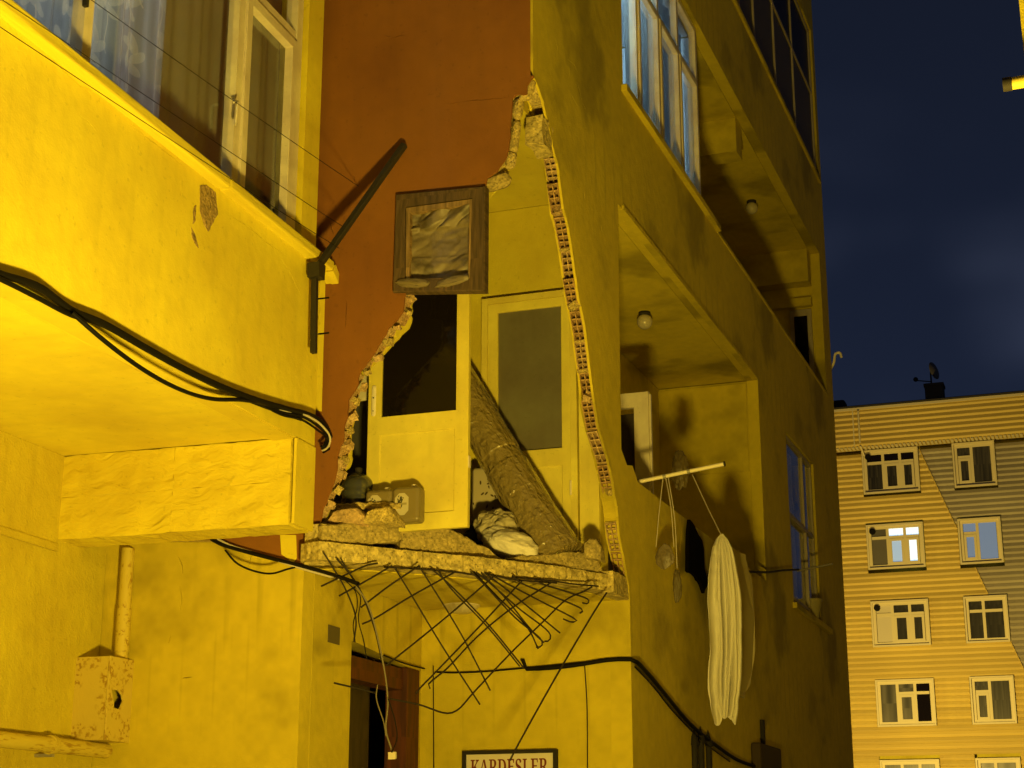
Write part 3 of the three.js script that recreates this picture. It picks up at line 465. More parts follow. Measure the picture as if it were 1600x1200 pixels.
// ------------------------------------------------------------------ rebar hanging from the broken slab
{
  const A = V(-4.92, 0, -9.60), B = V(-3.40, 0, -11.42), n = B.clone().sub(A).cross(V(0, 1, 0)).normalize();
  const D = (px, py, off = 0) => onPlane(px, py, A.clone().addScaledVector(n, n.z > 0 ? off : -off), n);
  const bars = [
    [[616, 886], [640, 925], [690, 1008], [750, 1101]], [[655, 885], [668.5, 906], [720, 990], [766, 1079]], [[672, 888], [688, 900], [756, 968], [818, 1043]], [[684, 890], [700, 914], [763, 981], [812, 1041]],
    [[735, 893], [746.5, 903], [805, 965], [847, 1002], [846, 1010], [838, 1011]], [[744, 894], [756, 903], [810, 950], [860, 992], [858, 1001], [851, 1002]], [[757, 895], [780, 912], [830, 952], [875, 989]], [[764, 896], [800, 916], [850, 942], [901, 970], [893, 972], [880, 967]],
    [[800, 899], [815, 911], [865, 932], [911, 954], [906, 958]], [[835, 905], [847, 912], [890, 926], [920, 938], [918, 943], [910, 942]], [[740, 893], [770, 925], [824.5, 981], [841, 1014]], [[752, 895], [790, 935], [835, 990], [850, 1004]],
    [[590, 880], [574, 883], [540, 898], [502, 916]], [[612, 884], [580, 903], [530, 931]], [[655, 884], [610, 914], [564, 949]], [[712, 893], [640, 933], [584, 967], [566, 975]],
    [[770, 902], [700, 962], [636, 1014], [603, 1040]], [[815, 908], [750, 978], [678, 1053], [652, 1080], [650, 1084]], [[860, 911], [800, 950], [746.5, 994], [700, 1043], [668, 1072], [672, 1076]],
    [[925, 917], [912, 924], [886, 936], [850, 970], [798.5, 1020], [740, 1082], [714, 1110], [698, 1114.5], [655, 1101], [610, 1092]], [[522, 1067], [560, 1076], [587, 1083]],
    [[506, 864], [522, 890], [539, 919], [556, 966], [553, 1003]], [[526, 873], [545, 895], [561, 919], [580, 960], [590, 1000], [598, 1030]], [[534, 876], [552, 905], [566, 930], [586, 985], [596, 1030]],
  ];
  bars.forEach((b, i) => { const pts = b.map(([x, y], k) => { const p = D(x, y, 0.03 + (i % 5) * 0.014); return p; }); part('rebar', tube(pts, 0.0062, 6), M.rebar, bld); });
  part('rebar', tube([D(948, 926, 0.03), D(932, 950, 0.06), D(870, 1055, 0.07), D(805, 1172, 0.07), D(797, 1188, 0.07)], 0.007, 6), M.rebar, bld, 'long straight rebar hanging in front of the shop sign');
  for (const b of [[[600, 886], [650, 889], [712, 894], [760, 902]], [[800, 902], [850, 906], [900, 913], [935, 916]], [[760, 896], [800, 905], [870, 911]]]) part('rebar', tube(b.map(([x, y]) => D(x, y, 0.03)), 0.006, 5), M.rebar, bld);
  // torn wires hanging with them
  const wires = [[[529, 900], [545, 912], [556, 926], [558, 949], [552, 975], [555, 1004]], [[556, 916], [570, 935], [580, 958], [594, 1014], [603, 1062], [606, 1100], [603, 1140], [612, 1172]], [[552, 918], [563, 932], [560, 968], [568, 1000], [573, 1030]], [[590, 1070], [588, 1090], [600, 1130], [603, 1150]], [[607, 1092], [618, 1130], [620, 1155], [612, 1176]]];
  wires.forEach((b, i) => solo('torn_wire', tube(b.map(([x, y]) => D(x, y, 0.12 + i * 0.015)), i === 1 ? 0.006 : 0.004, 6), i % 2 ? mat(0.16, 0.14, 0.09) : M.black, ['thin black torn wire dangling left of the bent mesh', 'long pale torn cable dangling in front of the entrance door', 'short black torn wire at the left end of the broken slab', 'pale wire end hanging before the dark entrance', 'fine black wire holding a white tag'][i], 'wire'));
  const tg = D(613, 1180, 0.13); solo('white_tag', rough(new THREE.BoxGeometry(0.05, 0.045, 0.02, 3, 3, 2), 0.008, 12, 2).translate(tg.x, tg.y, tg.z), M.frame, 'small white tag on a wire before the entrance door', 'tag');
}

// ------------------------------------------------------------------ rubble and things left in the room
function chunk(name, px, z, depth, m, label, s) { const pts = densify(px.map(p => xy(p[0], p[1], z)), 0.03, 0.005); const g = new THREE.ExtrudeGeometry(shapeOf(pts), { depth, steps: 5, bevelEnabled: true, bevelSize: 0.008, bevelThickness: 0.01, bevelSegments: 1 }).translate(0, 0, z - depth); return solo(name, rough(g, 0.013, 11, s), m, label, 'rubble', 'rubble on the broken floor edge'); }
function slant(name, px, y0, depth, m, label, s) { // piece lying along the slab edge: outline traced on the diagonal edge plane
  const A = V(-4.92, 0, -9.66), B = V(-3.45, 0, -11.50), t = B.clone().sub(A).normalize(), n = t.clone().cross(V(0, 1, 0)).normalize(); if (n.z < 0) n.negate();
  const pts = px.map(([x, y]) => { const p = onPlane(x, y, A, n).sub(A); return [p.dot(t), p.y]; });
  const g = new THREE.ExtrudeGeometry(shapeOf(densify(pts, 0.03, 0.005)), { depth, steps: 6, bevelEnabled: true, bevelSize: 0.008, bevelThickness: 0.01, bevelSegments: 1 }).translate(0, 0, -depth - 0.01);
  const q = rough(g, 0.013, 11, s), mtx = new THREE.Matrix4().makeBasis(t, V(0, 1, 0), n).setPosition(A); q.applyMatrix4(mtx); return solo(name, q, m, label, 'rubble', 'rubble on the broken floor edge');
}
slant('screed_block', [[503, 822], [560, 816], [632, 815], [630, 838], [622, 845], [560, 848], [502, 847]], 0, 0.3, M.screed, 'cracked screed block under the two broken bricks', 1);
slant('screed_slab', [[634, 818], [692, 822], [720, 834], [752, 852], [786, 874], [740, 870], [690, 864], [628, 856]], 0, 0.35, M.screed, 'sloping screed slab below the open white door', 2);
slant('screed_slab', [[800, 872], [835, 869], [905, 864], [915, 866], [932, 876], [940, 890], [886, 886], [820, 877]], 0, 0.32, M.screed, 'flat screed slab under the wrapped roll', 3);
chunk('broken_brick', [[512, 815], [522, 800], [534, 796], [556, 796], [564, 806], [562, 816]], -9.86, 0.16, M.brickB, 'broken brick with a rounded face left of its twin', 5);
chunk('broken_brick', [[567, 815], [574, 801], [588, 795], [608, 795], [616, 806], [616, 816]], -9.90, 0.16, M.mortar, 'paler broken brick with crumbled face beside the jerry cans', 6);
chunk('mortar_ridge', [[518, 797], [530, 789], [566, 787], [600, 785], [624, 786], [624, 792], [560, 794]], -10.0, 0.08, M.mortar, 'strip of crumbled mortar on top of the broken bricks', 9);
chunk('brick_piece', [[915, 870], [914, 850], [921, 842], [930, 844], [937, 856], [938, 874]], -11.2, 0.1, M.screed, 'rounded piece of rubble against the right wall of the open room', 7);
{ // crumbs of render and brick along the broken edge: too many and too small to count
  const l = [], e = [[-4.86, -9.75], [-4.57, -10.12], [-4.29, -10.46], [-3.98, -10.83], [-3.66, -11.28], [-3.52, -11.55]];
  for (let i = 0; i < 230; i++) { const t = rnd() * (e.length - 1), k = Math.min(e.length - 2, Math.floor(t)), f = t - k, x = e[k][0] + (e[k + 1][0] - e[k][0]) * f, z = e[k][1] + (e[k + 1][1] - e[k][1]) * f, r = 0.008 + 0.022 * rnd() * rnd(); const g = rough(new THREE.TetrahedronGeometry(r, 1), r * 0.5, 30, i).scale(1, rr(0.5, 1), rr(0.6, 1.3)).rotateY(rnd() * 6).rotateX(rnd()); l.push(g.translate(x + rr(-0.02, 0.03) - 0.02, FL + r * 0.4, z - rr(0.0, 0.12))); }
  solo('rubble_crumbs', merge(l), M.mortar, 'small crumbs of render scattered along the broken floor edge', 'rubble', null, 'stuff');
}
function jerryCan(px0, px1, py0, py1, z, label) {
  const a = onZ(px0, py1, z), b = onZ(px1, py0, z), w = b.x - a.x, h = b.y - a.y, t = thing('jerry_can', label, 'jerry can', V((a.x + b.x) / 2, a.y, z - 0.06), 'jerry cans before the white door');
  t.add(mesh('body', new RoundedBoxGeometry(w, h, 0.12, 5, 0.028).translate(0, h / 2, 0), mat(0.20, 0.16, 0.07, { physical: true, roughness: 0.35, transmission: 0.15, thickness: 0 })));
  const c = document.createElement('canvas'); c.width = 128; c.height = 160; const x = c.getContext('2d'); x.fillStyle = '#b5ae98'; x.fillRect(0, 0, 128, 160); x.fillStyle = '#3a3a32'; for (let i = 0; i < 22; i++) { x.beginPath(); x.ellipse(20 + rnd() * 60, 20 + rnd() * 110, 4 + rnd() * 12, 3 + rnd() * 7, rnd() * 3, 0, 7); x.fill(); } x.fillStyle = '#8f8766'; x.fillRect(60, 70, 50, 16);
  const tx = new THREE.CanvasTexture(c); tx.colorSpace = THREE.SRGBColorSpace;
  const lw = w * 0.5, lh = h * 0.62, ls = shapeOf(densify([[-lw / 2, -lh / 2 + lw * 0.3], [-lw * 0.2, -lh / 2], [lw * 0.2, -lh / 2], [lw / 2, -lh / 2 + lw * 0.3], [lw / 2, lh / 2 - lw * 0.3], [lw * 0.2, lh / 2], [-lw * 0.2, lh / 2], [-lw / 2, lh / 2 - lw * 0.3]], 0.02, 0)), lg = new THREE.ShapeGeometry(ls), uv = lg.attributes.uv, lp = lg.attributes.position; for (let i = 0; i < uv.count; i++) uv.setXY(i, lp.getX(i) / lw + 0.5, lp.getY(i) / lh + 0.5);
  t.add(mesh('label', lg.translate(-w * 0.12, h * 0.5, 0.0635), mat(0.9, 0.9, 0.9, { map: tx, roughness: 0.5 })));
  t.add(mesh('cap', new THREE.CylinderGeometry(0.02, 0.02, 0.02, 16).translate(w * 0.2, h + 0.008, 0), M.frame));
}
jerryCan(569, 612, 763, 812, -10.02, 'shorter jerry can with a pale label beside the water bottle');
jerryCan(611, 655, 758, 817, -10.015, 'taller jerry can with a pale label beside the white door');
{
  const a = onZ(524, 790, -10.06), b = onZ(573, 730, -10.06), r = (b.x - a.x) / 2, h = b.y - a.y + 0.1; const prof = [[0, 0], [r * 0.96, 0]]; for (let k = 0; k <= 30; k++) { const v = k / 30; prof.push([r * (v < 0.72 ? 1 - 0.05 * (Math.sin(v * 42) > 0.3 ? 1 : 0) : Math.max(0.18, 1 - ((v - 0.72) / 0.28) ** 2 * 0.85)), v * h]); } prof.push([0, h]);
  const t = thing('water_bottle', 'large ribbed dark water bottle in the corner of the open room', 'bottle', V((a.x + b.x) / 2, a.y - 0.1, -10.06 - r));
  t.add(mesh('body', new THREE.LatheGeometry(prof.map(q => new THREE.Vector2(...q)), 32), mat(0.05, 0.052, 0.045, { physical: true, roughness: 0.15, clearcoat: 1 }))); t.add(mesh('cap', new THREE.CylinderGeometry(r * 0.22, r * 0.22, 0.03, 16).translate(0, h + 0.012, 0), M.dark));
}
// carpet roll wrapped in clear film, leaning in the room
{
  const c = [[738, 640, -11.36], [772, 698, -11.34], [806, 756, -11.32], [840, 814, -11.30], [874, 872, -11.28]].map(([x, y, z]) => onZ(x, y, z)); c.unshift(c[0].clone().add(c[0].clone().sub(c[1]).multiplyScalar(1.2)));
  const curve = new THREE.CatmullRomCurve3(c), R = [0.158, 0.162, 0.155, 0.165, 0.168, 0.168], NU = 130, NV = 84, pos = [], uv = [], idx = []; const fr = curve.computeFrenetFrames(NU, false);
  for (let i = 0; i <= NU; i++) { const t = i / NU, p = curve.getPointAt(t), q = t * (R.length - 1), k = Math.min(R.length - 2, Math.floor(q)), r0 = R[k] + (R[k + 1] - R[k]) * (q - k); for (let j = 0; j <= NV; j++) { const a = j / NV * Math.PI * 2, cs = Math.cos(a), sn = Math.sin(a); let r = r0 * (1 + 0.07 * (fbm(cs * 2.2 + 5, sn * 2.2 + t * 6, t * 3, 3) - 0.5) + 0.012 * Math.abs(Math.sin(t * 30 + 3 * cs + fbm(t * 8, cs * 3, sn * 3, 2) * 8)) + 0.06 * Math.abs(vnoise(cs * 4 + t * 8, sn * 4 - t * 11, t * 6) - 0.5) + 0.05 * Math.abs(vnoise(cs * 8 - t * 18, sn * 8 + t * 16, 3 + t * 9) - 0.5) + 0.032 * Math.abs(vnoise(cs * 13 + t * 34, sn * 15, 8 + t * 30) - 0.5)); if (Math.abs(t - 0.52) < 0.03) r *= 0.95; if (t > 0.8) r *= 1 + (t - 0.8) * 0.5; const v = fr.normals[i].clone().multiplyScalar(cs * r).addScaledVector(fr.binormals[i], sn * r); pos.push(p.x + v.x, p.y + v.y, p.z + v.z); uv.push(j / NV * 1.1, t * 1.6); } }
  for (let i = 0; i < NU; i++) for (let j = 0; j < NV; j++) { const a = i * (NV + 1) + j, b = a + NV + 1; idx.push(a, b, a + 1, b, b + 1, a + 1); }
  const base = pos.length / 3; const pe = curve.getPointAt(1); pos.push(pe.x, pe.y, pe.z); uv.push(0.5, 1.7); for (let j = 0; j < NV; j++) { const a = NU * (NV + 1) + j; idx.push(a, base, a + 1); }
  const g = new THREE.BufferGeometry(); g.setAttribute('position', new THREE.Float32BufferAttribute(pos, 3)); g.setAttribute('uv', new THREE.Float32BufferAttribute(uv, 2)); g.setIndex(idx); const gf = g.toNonIndexed(); gf.computeVertexNormals();
  solo('carpet_roll', gf, M.plastic, 'long carpet roll wrapped in shiny crinkled film leaning in the open room', 'carpet roll');
}
{ // sacks and cloth beside the roll
  const p = onZ(797, 850, -11.06), g = blob(0.23, 0.11, 0.13, 0.22, 1.8, 3, 24).rotateZ(-0.42).translate(p.x, p.y, p.z); solo('white_sack', g, M.sack, 'crumpled white sack lying against the wrapped roll', 'sack');
  const q = onZ(776, 824, -11.15), c = document.createElement('canvas'); c.width = c.height = 128; const x = c.getContext('2d'); x.fillStyle = '#cfc9b6'; x.fillRect(0, 0, 128, 128); x.fillStyle = '#2c2a24'; for (let i = 0; i < 7; i++) x.fillRect(20 + i * 13, 50 + (i % 2) * 8, 8, 10 + (i * 7) % 12); const tx = new THREE.CanvasTexture(c); tx.colorSpace = THREE.SRGBColorSpace; tx.wrapS = tx.wrapT = THREE.RepeatWrapping; tx.repeat.set(3, 3);
  solo('printed_bag', blob(0.17, 0.13, 0.12, 0.3, 2.5, 9, 20).rotateZ(-0.3).translate(q.x, q.y, q.z), mat(0.55, 0.52, 0.42, { map: tx, roughness: 0.7, bumpMap: rep(T_crinkle, 2), bumpScale: 0.02 }), 'crumpled printed bag behind the white sack', 'bag');
  const c2 = document.createElement('canvas'); c2.width = c2.height = 128; const y = c2.getContext('2d'); y.fillStyle = '#c9c2ae'; y.fillRect(0, 0, 128, 128); y.fillStyle = '#4a3a28'; for (let i = 0; i < 26; i++) { y.beginPath(); y.ellipse(rnd() * 128, rnd() * 128, 6, 2.5, rnd() * 3, 0, 7); y.fill(); } const t2 = new THREE.CanvasTexture(c2); t2.colorSpace = THREE.SRGBColorSpace;
  const a = onZ(738, 812, -11.4), b = onZ(796, 728, -11.4); const pg = rough(new RoundedBoxGeometry(b.x - a.x, b.y - a.y + 0.15, 0.1, 4, 0.03), 0.01, 6, 2); pg.translate((a.x + b.x) / 2, (a.y + b.y) / 2 - 0.07, -11.42);
  const uvp = pg.attributes.uv; for (let i = 0; i < uvp.count; i++) uvp.setXY(i, uvp.getX(i) * 3, uvp.getY(i) * 3); t2.wrapS = t2.wrapT = THREE.RepeatWrapping; solo('patterned_cushion', pg, mat(0.62, 0.58, 0.46, { map: t2, roughness: 0.85 }), 'pale cushion with small dark leaves behind the white door', 'cushion');
  const d = onZ(768, 838, -11.2); solo('black_bag', blob(0.2, 0.14, 0.12, 0.3, 2, 14, 16).translate(d.x - 0.04, d.y - 0.03, d.z), M.black, 'black bag under the patterned cushion', 'bag');
  const e = onZ(566, 607, -10.3); solo('hanging_cloth', rough(new RoundedBoxGeometry(0.26, 0.2, 0.05, 4, 0.02), 0.02, 7, 5).translate(e.x, e.y, e.z), mat(0.42, 0.39, 0.28), 'pale cloth bundle beside the open white door', 'cloth');
  const f = onZ(562, 690, -10.6); solo('dark_suitcase', new RoundedBoxGeometry(0.4, 0.75, 0.16, 4, 0.05).translate(f.x - 0.05, f.y - 0.05, f.z - 0.05), mat(0.05, 0.05, 0.045, { roughness: 0.5 }), 'dark suitcase standing behind the water bottle', 'suitcase');
}

// ------------------------------------------------------------------ shop sign, vent hole
{
  const a = xy(722, 1174, ZS + 0.06), b = xy(868, 1168, ZS + 0.06), W = b[0] - a[0], H = 0.42, t = thing('shop_sign', 'framed white shop sign with dark red lettering on the yellow wall', 'sign', V((a[0] + b[0]) / 2, a[1] - H, ZS + 0.002));
  t.add(mesh('frame', new THREE.ExtrudeGeometry(shapeOf(rect(-W / 2, W / 2, 0, H), [rect(-W / 2 + 0.022, W / 2 - 0.022, 0.022, H - 0.022)]), { depth: 0.05, bevelEnabled: true, bevelSize: 0.002, bevelThickness: 0.002, bevelSegments: 1 }), M.dark));
  const c = document.createElement('canvas'); c.width = 1024; c.height = 512; const x = c.getContext('2d'); x.fillStyle = '#d8d0c4'; x.fillRect(0, 0, 1024, 512); x.fillStyle = '#6a1018'; x.font = 'bold 214px serif'; x.textAlign = 'center'; x.textBaseline = 'alphabetic'; x.save(); x.translate(500, 208); const m = x.measureText('KARDEŞLER').width; x.scale(900 / m, 1); x.fillText('KARDEŞLER', 0, 0); x.restore();
  const tx = new THREE.CanvasTexture(c); tx.colorSpace = THREE.SRGBColorSpace; const g = new THREE.PlaneGeometry(W - 0.044, H - 0.044); t.add(mesh('panel', g.translate(0, H / 2, 0.03), mat(1, 1, 1, { map: tx, roughness: 0.5 })));
  const v = onX(521, 992, XA); solo('wall_vent', merge([box(XA + 0.001, XA + 0.006, v.y - 0.06, v.y + 0.06, v.z - 0.09, v.z + 0.09)]), mat(0.10, 0.08, 0.03, {}), 'small dark square vent cover on the wall left of the entrance', 'vent');
}

// ------------------------------------------------------------------ cables along the lower wall
const CB = 'cables strung along the facades';
function cable(pts, r, m, label, seg = 7) { return solo('cable', tube(pts, r, seg), m, label, 'cable', CB); }
{
  const w = (px, py) => px < 676 ? onX(px, py, XA + 0.03) : onZ(px, py, ZS + 0.025), s = (px, py, o = 0.03) => onX(px, py, X0 + o);
  cable([w(600, 1024), w(625, 1034), w(652, 1042), w(668, 1046)], 0.006, M.black, 'thin black cable over the red entrance frame');
  cable([w(680, 1050), w(707, 1051), w(760, 1049), w(805, 1045), w(860, 1040), w(930, 1033), w(980, 1029)], 0.007, M.black, 'thin black cable crossing the wall above the shop sign');
  const c0 = w(818, 1043), c1 = w(985, 1030);
  cable([w(816, 1030), c0, w(850, 1044), w(900, 1039), w(950, 1031), c1, V(X0 + 0.03, s(992, 1032).y, ZS + 0.03), s(1010, 1050), s(1040, 1086), s(1075, 1128), s(1110, 1158), s(1150, 1186), s(1195, 1203), s(1240, 1222)], 0.017, M.black, 'thick black cable running round the corner and down the side wall');
  cable([s(992, 1042), s(1020, 1072), s(1052, 1112), s(1100, 1160), s(1140, 1190)], 0.006, M.black, 'thin cable slung under the thick black one');
  cable([w(677, 1040), w(677.5, 1120), w(678, 1230)], 0.004, M.dark, 'thin upright wire left of the shop sign');
  cable([w(913, 1034), w(917, 1100), w(918, 1230)], 0.005, M.dark, 'thin upright wire right of the shop sign');
  cable([s(1170, 893, 0.05), s(1200, 894, 0.05), s(1225, 891, 0.05), s(1248, 890, 0.06)], 0.012, M.dark, 'dark cord tied to the far rack bar');
}

// ------------------------------------------------------------------ laundry on the loggia
{
  const pz = -12.4, a = onZ(996, 753, pz), b = onZ(1131, 725, pz); b.z += 0.0;
  const t = thing('drying_pole', 'pale drying pole sticking out over the loggia parapet', 'pole', a);
  t.add(mesh('pole', rod(V(0, 0, 0), b.clone().sub(a), 0.016, 10), mat(0.75, 0.68, 0.5, { roughness: 0.5 }))); t.add(mesh('end_cap', rod(b.clone().sub(a), b.clone().sub(a).multiplyScalar(1.015), 0.021, 10), M.dark)); t.add(mesh('end_cap', rod(V(-0.03, -0.005, 0), V(0.01, 0.001, 0), 0.022, 10), M.dark));
  for (const k of [0.3, 0.58]) t.add(mesh('clip', rod(b.clone().sub(a).multiplyScalar(k), b.clone().sub(a).multiplyScalar(k + 0.035), 0.020, 8), M.galv));
  const hang = onX(1127, 836, -3.05), q = onZ(1082, 742, pz);
  solo('clothes_line', tube([q, q.clone().lerp(hang, 0.5).add(V(0, -0.01, 0)), hang], 0.004, 5), M.cableW, 'taut line from the pole to the white sheet', 'line');
  // white sheet gathered at the top and hanging in deep folds
  const rows = [[835, 1125, 1130], [843, 1118, 1136], [856, 1113, 1142], [873, 1110, 1147], [900, 1107, 1152], [940, 1105, 1157], [980, 1106, 1160], [1020, 1109, 1158], [1060, 1108, 1157], [1085, 1109, 1157], [1105, 1112, 1154], [1124, 1116, 1149]];
  const prof = []; const n = V(0.35, 0, 0.94).normalize(), base = hang.clone();
  for (const [y, l, r] of rows) { const A = onPlane(l, y, base, n), B = onPlane(r, y, base, n); prof.push([A, B]); }
  const NU = 150, NV = 110, pos = [], idx = [], uv = [], side = V(0.94, 0, -0.35).normalize();
  const lobes = [[-0.72, 0.30, 0.0], [-0.34, 0.17, 0.5], [-0.06, 0.16, 0.2], [0.20, 0.15, 0.6], [0.50, 0.19, 0.3], [0.82, 0.21, 0.0]];
  const at = (t) => { const k = Math.min(rows.length - 2, Math.floor(t)), f = t - k; return [prof[k][0].clone().lerp(prof[k + 1][0], f), prof[k][1].clone().lerp(prof[k + 1][1], f)]; };
  for (let i = 0; i <= NV; i++) { const v = i / NV, [A, B] = at(v * (rows.length - 1)), c = A.clone().add(B).multiplyScalar(0.5), hw = A.distanceTo(B) / 2;
    for (let j = 0; j <= 2 * NU; j++) { const front = j <= NU, x = front ? -1 + 2 * j / NU : 1 - 2 * (j - NU) / NU; let d = 0;
      lobes.forEach(([f, r, z], q) => { const xc = f + 0.26 * (fbm(v * 2.0 + q * 3, q, 2, 2) - 0.5) * (0.3 + v), rad = r * (0.6 + 0.95 * fbm(v * 2.5 + q * 5, q * 2, 5, 2)), m = rad * rad - (x - xc) * (x - xc); if (m > 0) d = Math.max(d, (z * 0.5 * (1 - x * x) + 1) * Math.sqrt(m) * (q === 0 ? 2.2 : 3.6)); });
      const dep = Math.max(0.03, Math.min(hw, 0.13)), dd = front ? d * dep * 1.2 + 0.016 * (fbm(x * 2.5, v * 16, 3, 2) - 0.5) * (x < -0.3 ? 2.2 : 0.5) : -0.3 * dep * (1 - x * x);
      const hem = Math.pow(v, 10) * 0.2 * (fbm(x * 1.6 + 3, 1, 4, 2) - 0.55), edge = 1 + 0.3 * (fbm(v * 7, Math.sign(x) * 3 + 7, 2, 2) - 0.5);
      pos.push(c.x + side.x * x * hw * edge + n.x * dd, c.y + hem, c.z + side.z * x * hw * edge + n.z * dd); uv.push(j / NU * 0.3, v * 1.5); } }
  for (let i = 0; i < NV; i++) for (let j = 0; j < 2 * NU; j++) { const p = i * (2 * NU + 1) + j, r = p + 2 * NU + 1; idx.push(p, r, p + 1, r, r + 1, p + 1); }
  const g = new THREE.BufferGeometry(); g.setAttribute('position', new THREE.Float32BufferAttribute(pos, 3)); g.setAttribute('uv', new THREE.Float32BufferAttribute(uv, 2)); g.setIndex(idx); g.computeVertexNormals();
  solo('white_sheet', g, M.sheet, 'long white sheet gathered at its top and hanging in deep folds', 'sheet');
  // olive cloth behind it, black garment over the parapet
  const cloth = (name, px, X, m, label, cat, amp) => { const pts = densify(px.map(p => zy(p[0], p[1], X)), 0.05, 0.004); const g = new THREE.ExtrudeGeometry(shapeOf(pts), { depth: 0.02, steps: 1, bevelEnabled: true, bevelSize: 0.006, bevelThickness: 0.006, bevelSegments: 2 }).rotateY(Math.PI / 2).translate(X, 0, 0); const q = g.attributes.position; for (let i = 0; i < q.count; i++) q.setX(i, q.getX(i) + amp * Math.sin(q.getZ(i) * 24) + amp * (fbm(q.getY(i) * 4, q.getZ(i) * 4, 1, 2) - 0.5)); g.computeVertexNormals(); return solo(name, g, m, label, cat); };
  cloth('olive_cloth', [[1128, 850], [1160, 868], [1168, 900], [1174, 950], [1174, 1000], [1172, 1050], [1160, 1090], [1148, 1085], [1150, 1000], [1130, 900]], -3.12, M.olive, 'olive cloth hanging behind the white sheet', 'cloth', 0.012);
  cloth('black_garment', [[1075, 813], [1084, 829], [1092, 845], [1097, 858], [1098, 890], [1103, 912], [1096, 926], [1090, 908], [1083, 900], [1077, 894], [1070, 892], [1071, 858]], X0 + 0.03, mat(0.004, 0.003, 0.003, { physical: true, roughness: 1, specularIntensity: 0.05 }), 'black garment hanging over the loggia parapet', 'garment', 0.006);
  // bags on strings
  const str = (pts, label) => solo('hanging_string', tube(pts, 0.0035, 5), M.cableW, label, 'string');
  const zz = pz; str([onZ(1036, 746, zz), onZ(1030, 800, zz), onZ(1025, 855, zz)], 'left string holding the clear plastic bag'); str([onZ(1040, 746, zz), onZ(1048, 790, zz), onZ(1053, 855, zz)], 'right string holding the clear plastic bag'); str([onZ(1044, 745, zz), onZ(1054, 810, zz), onZ(1058, 888, zz)], 'string holding the dark net bag');
  const p1 = onZ(1039, 870, zz); solo('plastic_bag', blob(0.07, 0.095, 0.03, 0.25, 2.2, 21, 20).translate(p1.x, p1.y, p1.z), M.film, 'clear crumpled plastic bag hanging from two strings', 'bag');
  const p2 = onZ(1058, 916, zz); solo('net_bag', blob(0.035, 0.13, 0.03, 0.3, 2.2, 33, 16).translate(p2.x, p2.y, p2.z), mat(0.10, 0.08, 0.03, { roughness: 0.6 }), 'dark slim bag hanging below the plastic bag', 'bag');
  const p3 = onZ(1062, 735, -14.2); solo('wall_bag', blob(0.075, 0.18, 0.06, 0.3, 3, 41, 16).translate(p3.x, p3.y, p3.z), mat(0.12, 0.09, 0.03, { roughness: 0.5 }), 'dark carrier bag hanging behind the drying pole', 'bag');
  // far rack bar and flower pot
  const f0 = onX(1246, 892, X0 + 0.02), f1 = f0.clone().add(V(0.42, 0.04, 0.1)); solo('rack_bar', rod(f0, f1, 0.013, 8), M.galv, 'short metal rack bar by the tall window', 'bar');
  const pb = onX(1272, 964, X0 + 0.0); const pot = thing('flower_pot', 'plain flower pot standing on the window sill', 'flower pot', V(X0 - 0.03, 4.426, pb.z));
  pot.add(mesh('pot', new THREE.LatheGeometry([[0, 0], [0.085, 0], [0.13, 0.2], [0.14, 0.2], [0.14, 0.225], [0.125, 0.225], [0.115, 0.19], [0, 0.19]].map(q => new THREE.Vector2(...q)), 28), mat(0.34, 0.30, 0.14, { roughness: 0.7 }))); pot.add(mesh('soil', new THREE.CylinderGeometry(0.117, 0.117, 0.01, 20).translate(0, 0.2, 0), M.dark));
  // grille with spear points and a small box low on the side wall
  const gr = thing('iron_grille', 'dark iron window grille with spear points low on the side wall', 'grille', V(X0 + 0.02, 0, onX(1100, 1190, X0).z));
  [1084, 1094, 1106].forEach((px, i) => { const tp = onX(px, [1140, 1136, 1142][i], X0 + 0.02); const o = mesh('bar', merge([rod(V(tp.x, 1.0, tp.z), V(tp.x, tp.y - 0.12, tp.z), 0.03, 6), new THREE.ConeGeometry(0.05, 0.14, 6).translate(tp.x, tp.y - 0.06, tp.z)]), M.dark); o.position.copy(gr.position).negate(); gr.add(o); });
  { const z0 = onX(1084, 1190, X0 + 0.02).z, z1 = onX(1106, 1190, X0 + 0.02).z; for (const y of [1.1, 1.9]) { const o = mesh('rail', rod(V(X0 + 0.02, y, z0 + 0.05), V(X0 + 0.02, y, z1 - 0.05), 0.02, 6), M.dark); o.position.copy(gr.position).negate(); gr.add(o); } }
  const bx = onX(1172, 1160, X0), by = onX(1205, 1160, X0); const bb = thing('awning_box', 'brown roller box low on the side wall', 'box', V(X0, bx.y - 0.35, (bx.z + by.z) / 2)); bb.add(mesh('casing', rbox(0.003, 0.1, 0, 0.35, -(bx.z - by.z) / 2, (bx.z - by.z) / 2, 0.02), mat(0.05, 0.032, 0.012, { roughness: 0.8 }))); bb.add(mesh('bracket', box(0.003, 0.04, 0.352, 0.6, -0.03, 0.03), M.dark));
}

// ================================================================== yellow neighbour with the bay
const PA = V(-4.80, 0, -6.1), PB = V(-4.92, 0, -9.5), AD = PB.clone().sub(PA).normalize(), AN = V(-AD.z, 0, AD.x);
const TH = Math.atan2(-AD.z, AD.x);
const nb = new THREE.Group(); nb.name = 'yellow_bay_building'; nb.position.copy(PA); nb.rotation.y = TH; scene.add(nb); tag(nb, 'bright yellow building with an overhanging bay and wide white window', 'building');
const lp = (px, py, w = 0) => { const p = onPlane(px, py, PA.clone().addScaledVector(AN, w), AN).sub(PA); return [p.dot(AD), p.y]; };   // local (along, y)
const toL = p => { const q = p.clone().sub(PA); return V(q.dot(AD), q.y, q.dot(AN)); };
const np = (n, g, m, l) => { const o = mesh(n, g, m); nb.add(o); if (l) o.userData.label = l; return o; };
const H1 = 4.268, SILL = 5.604, BS0 = -9.5, END = 3.585, WB = -1.72;
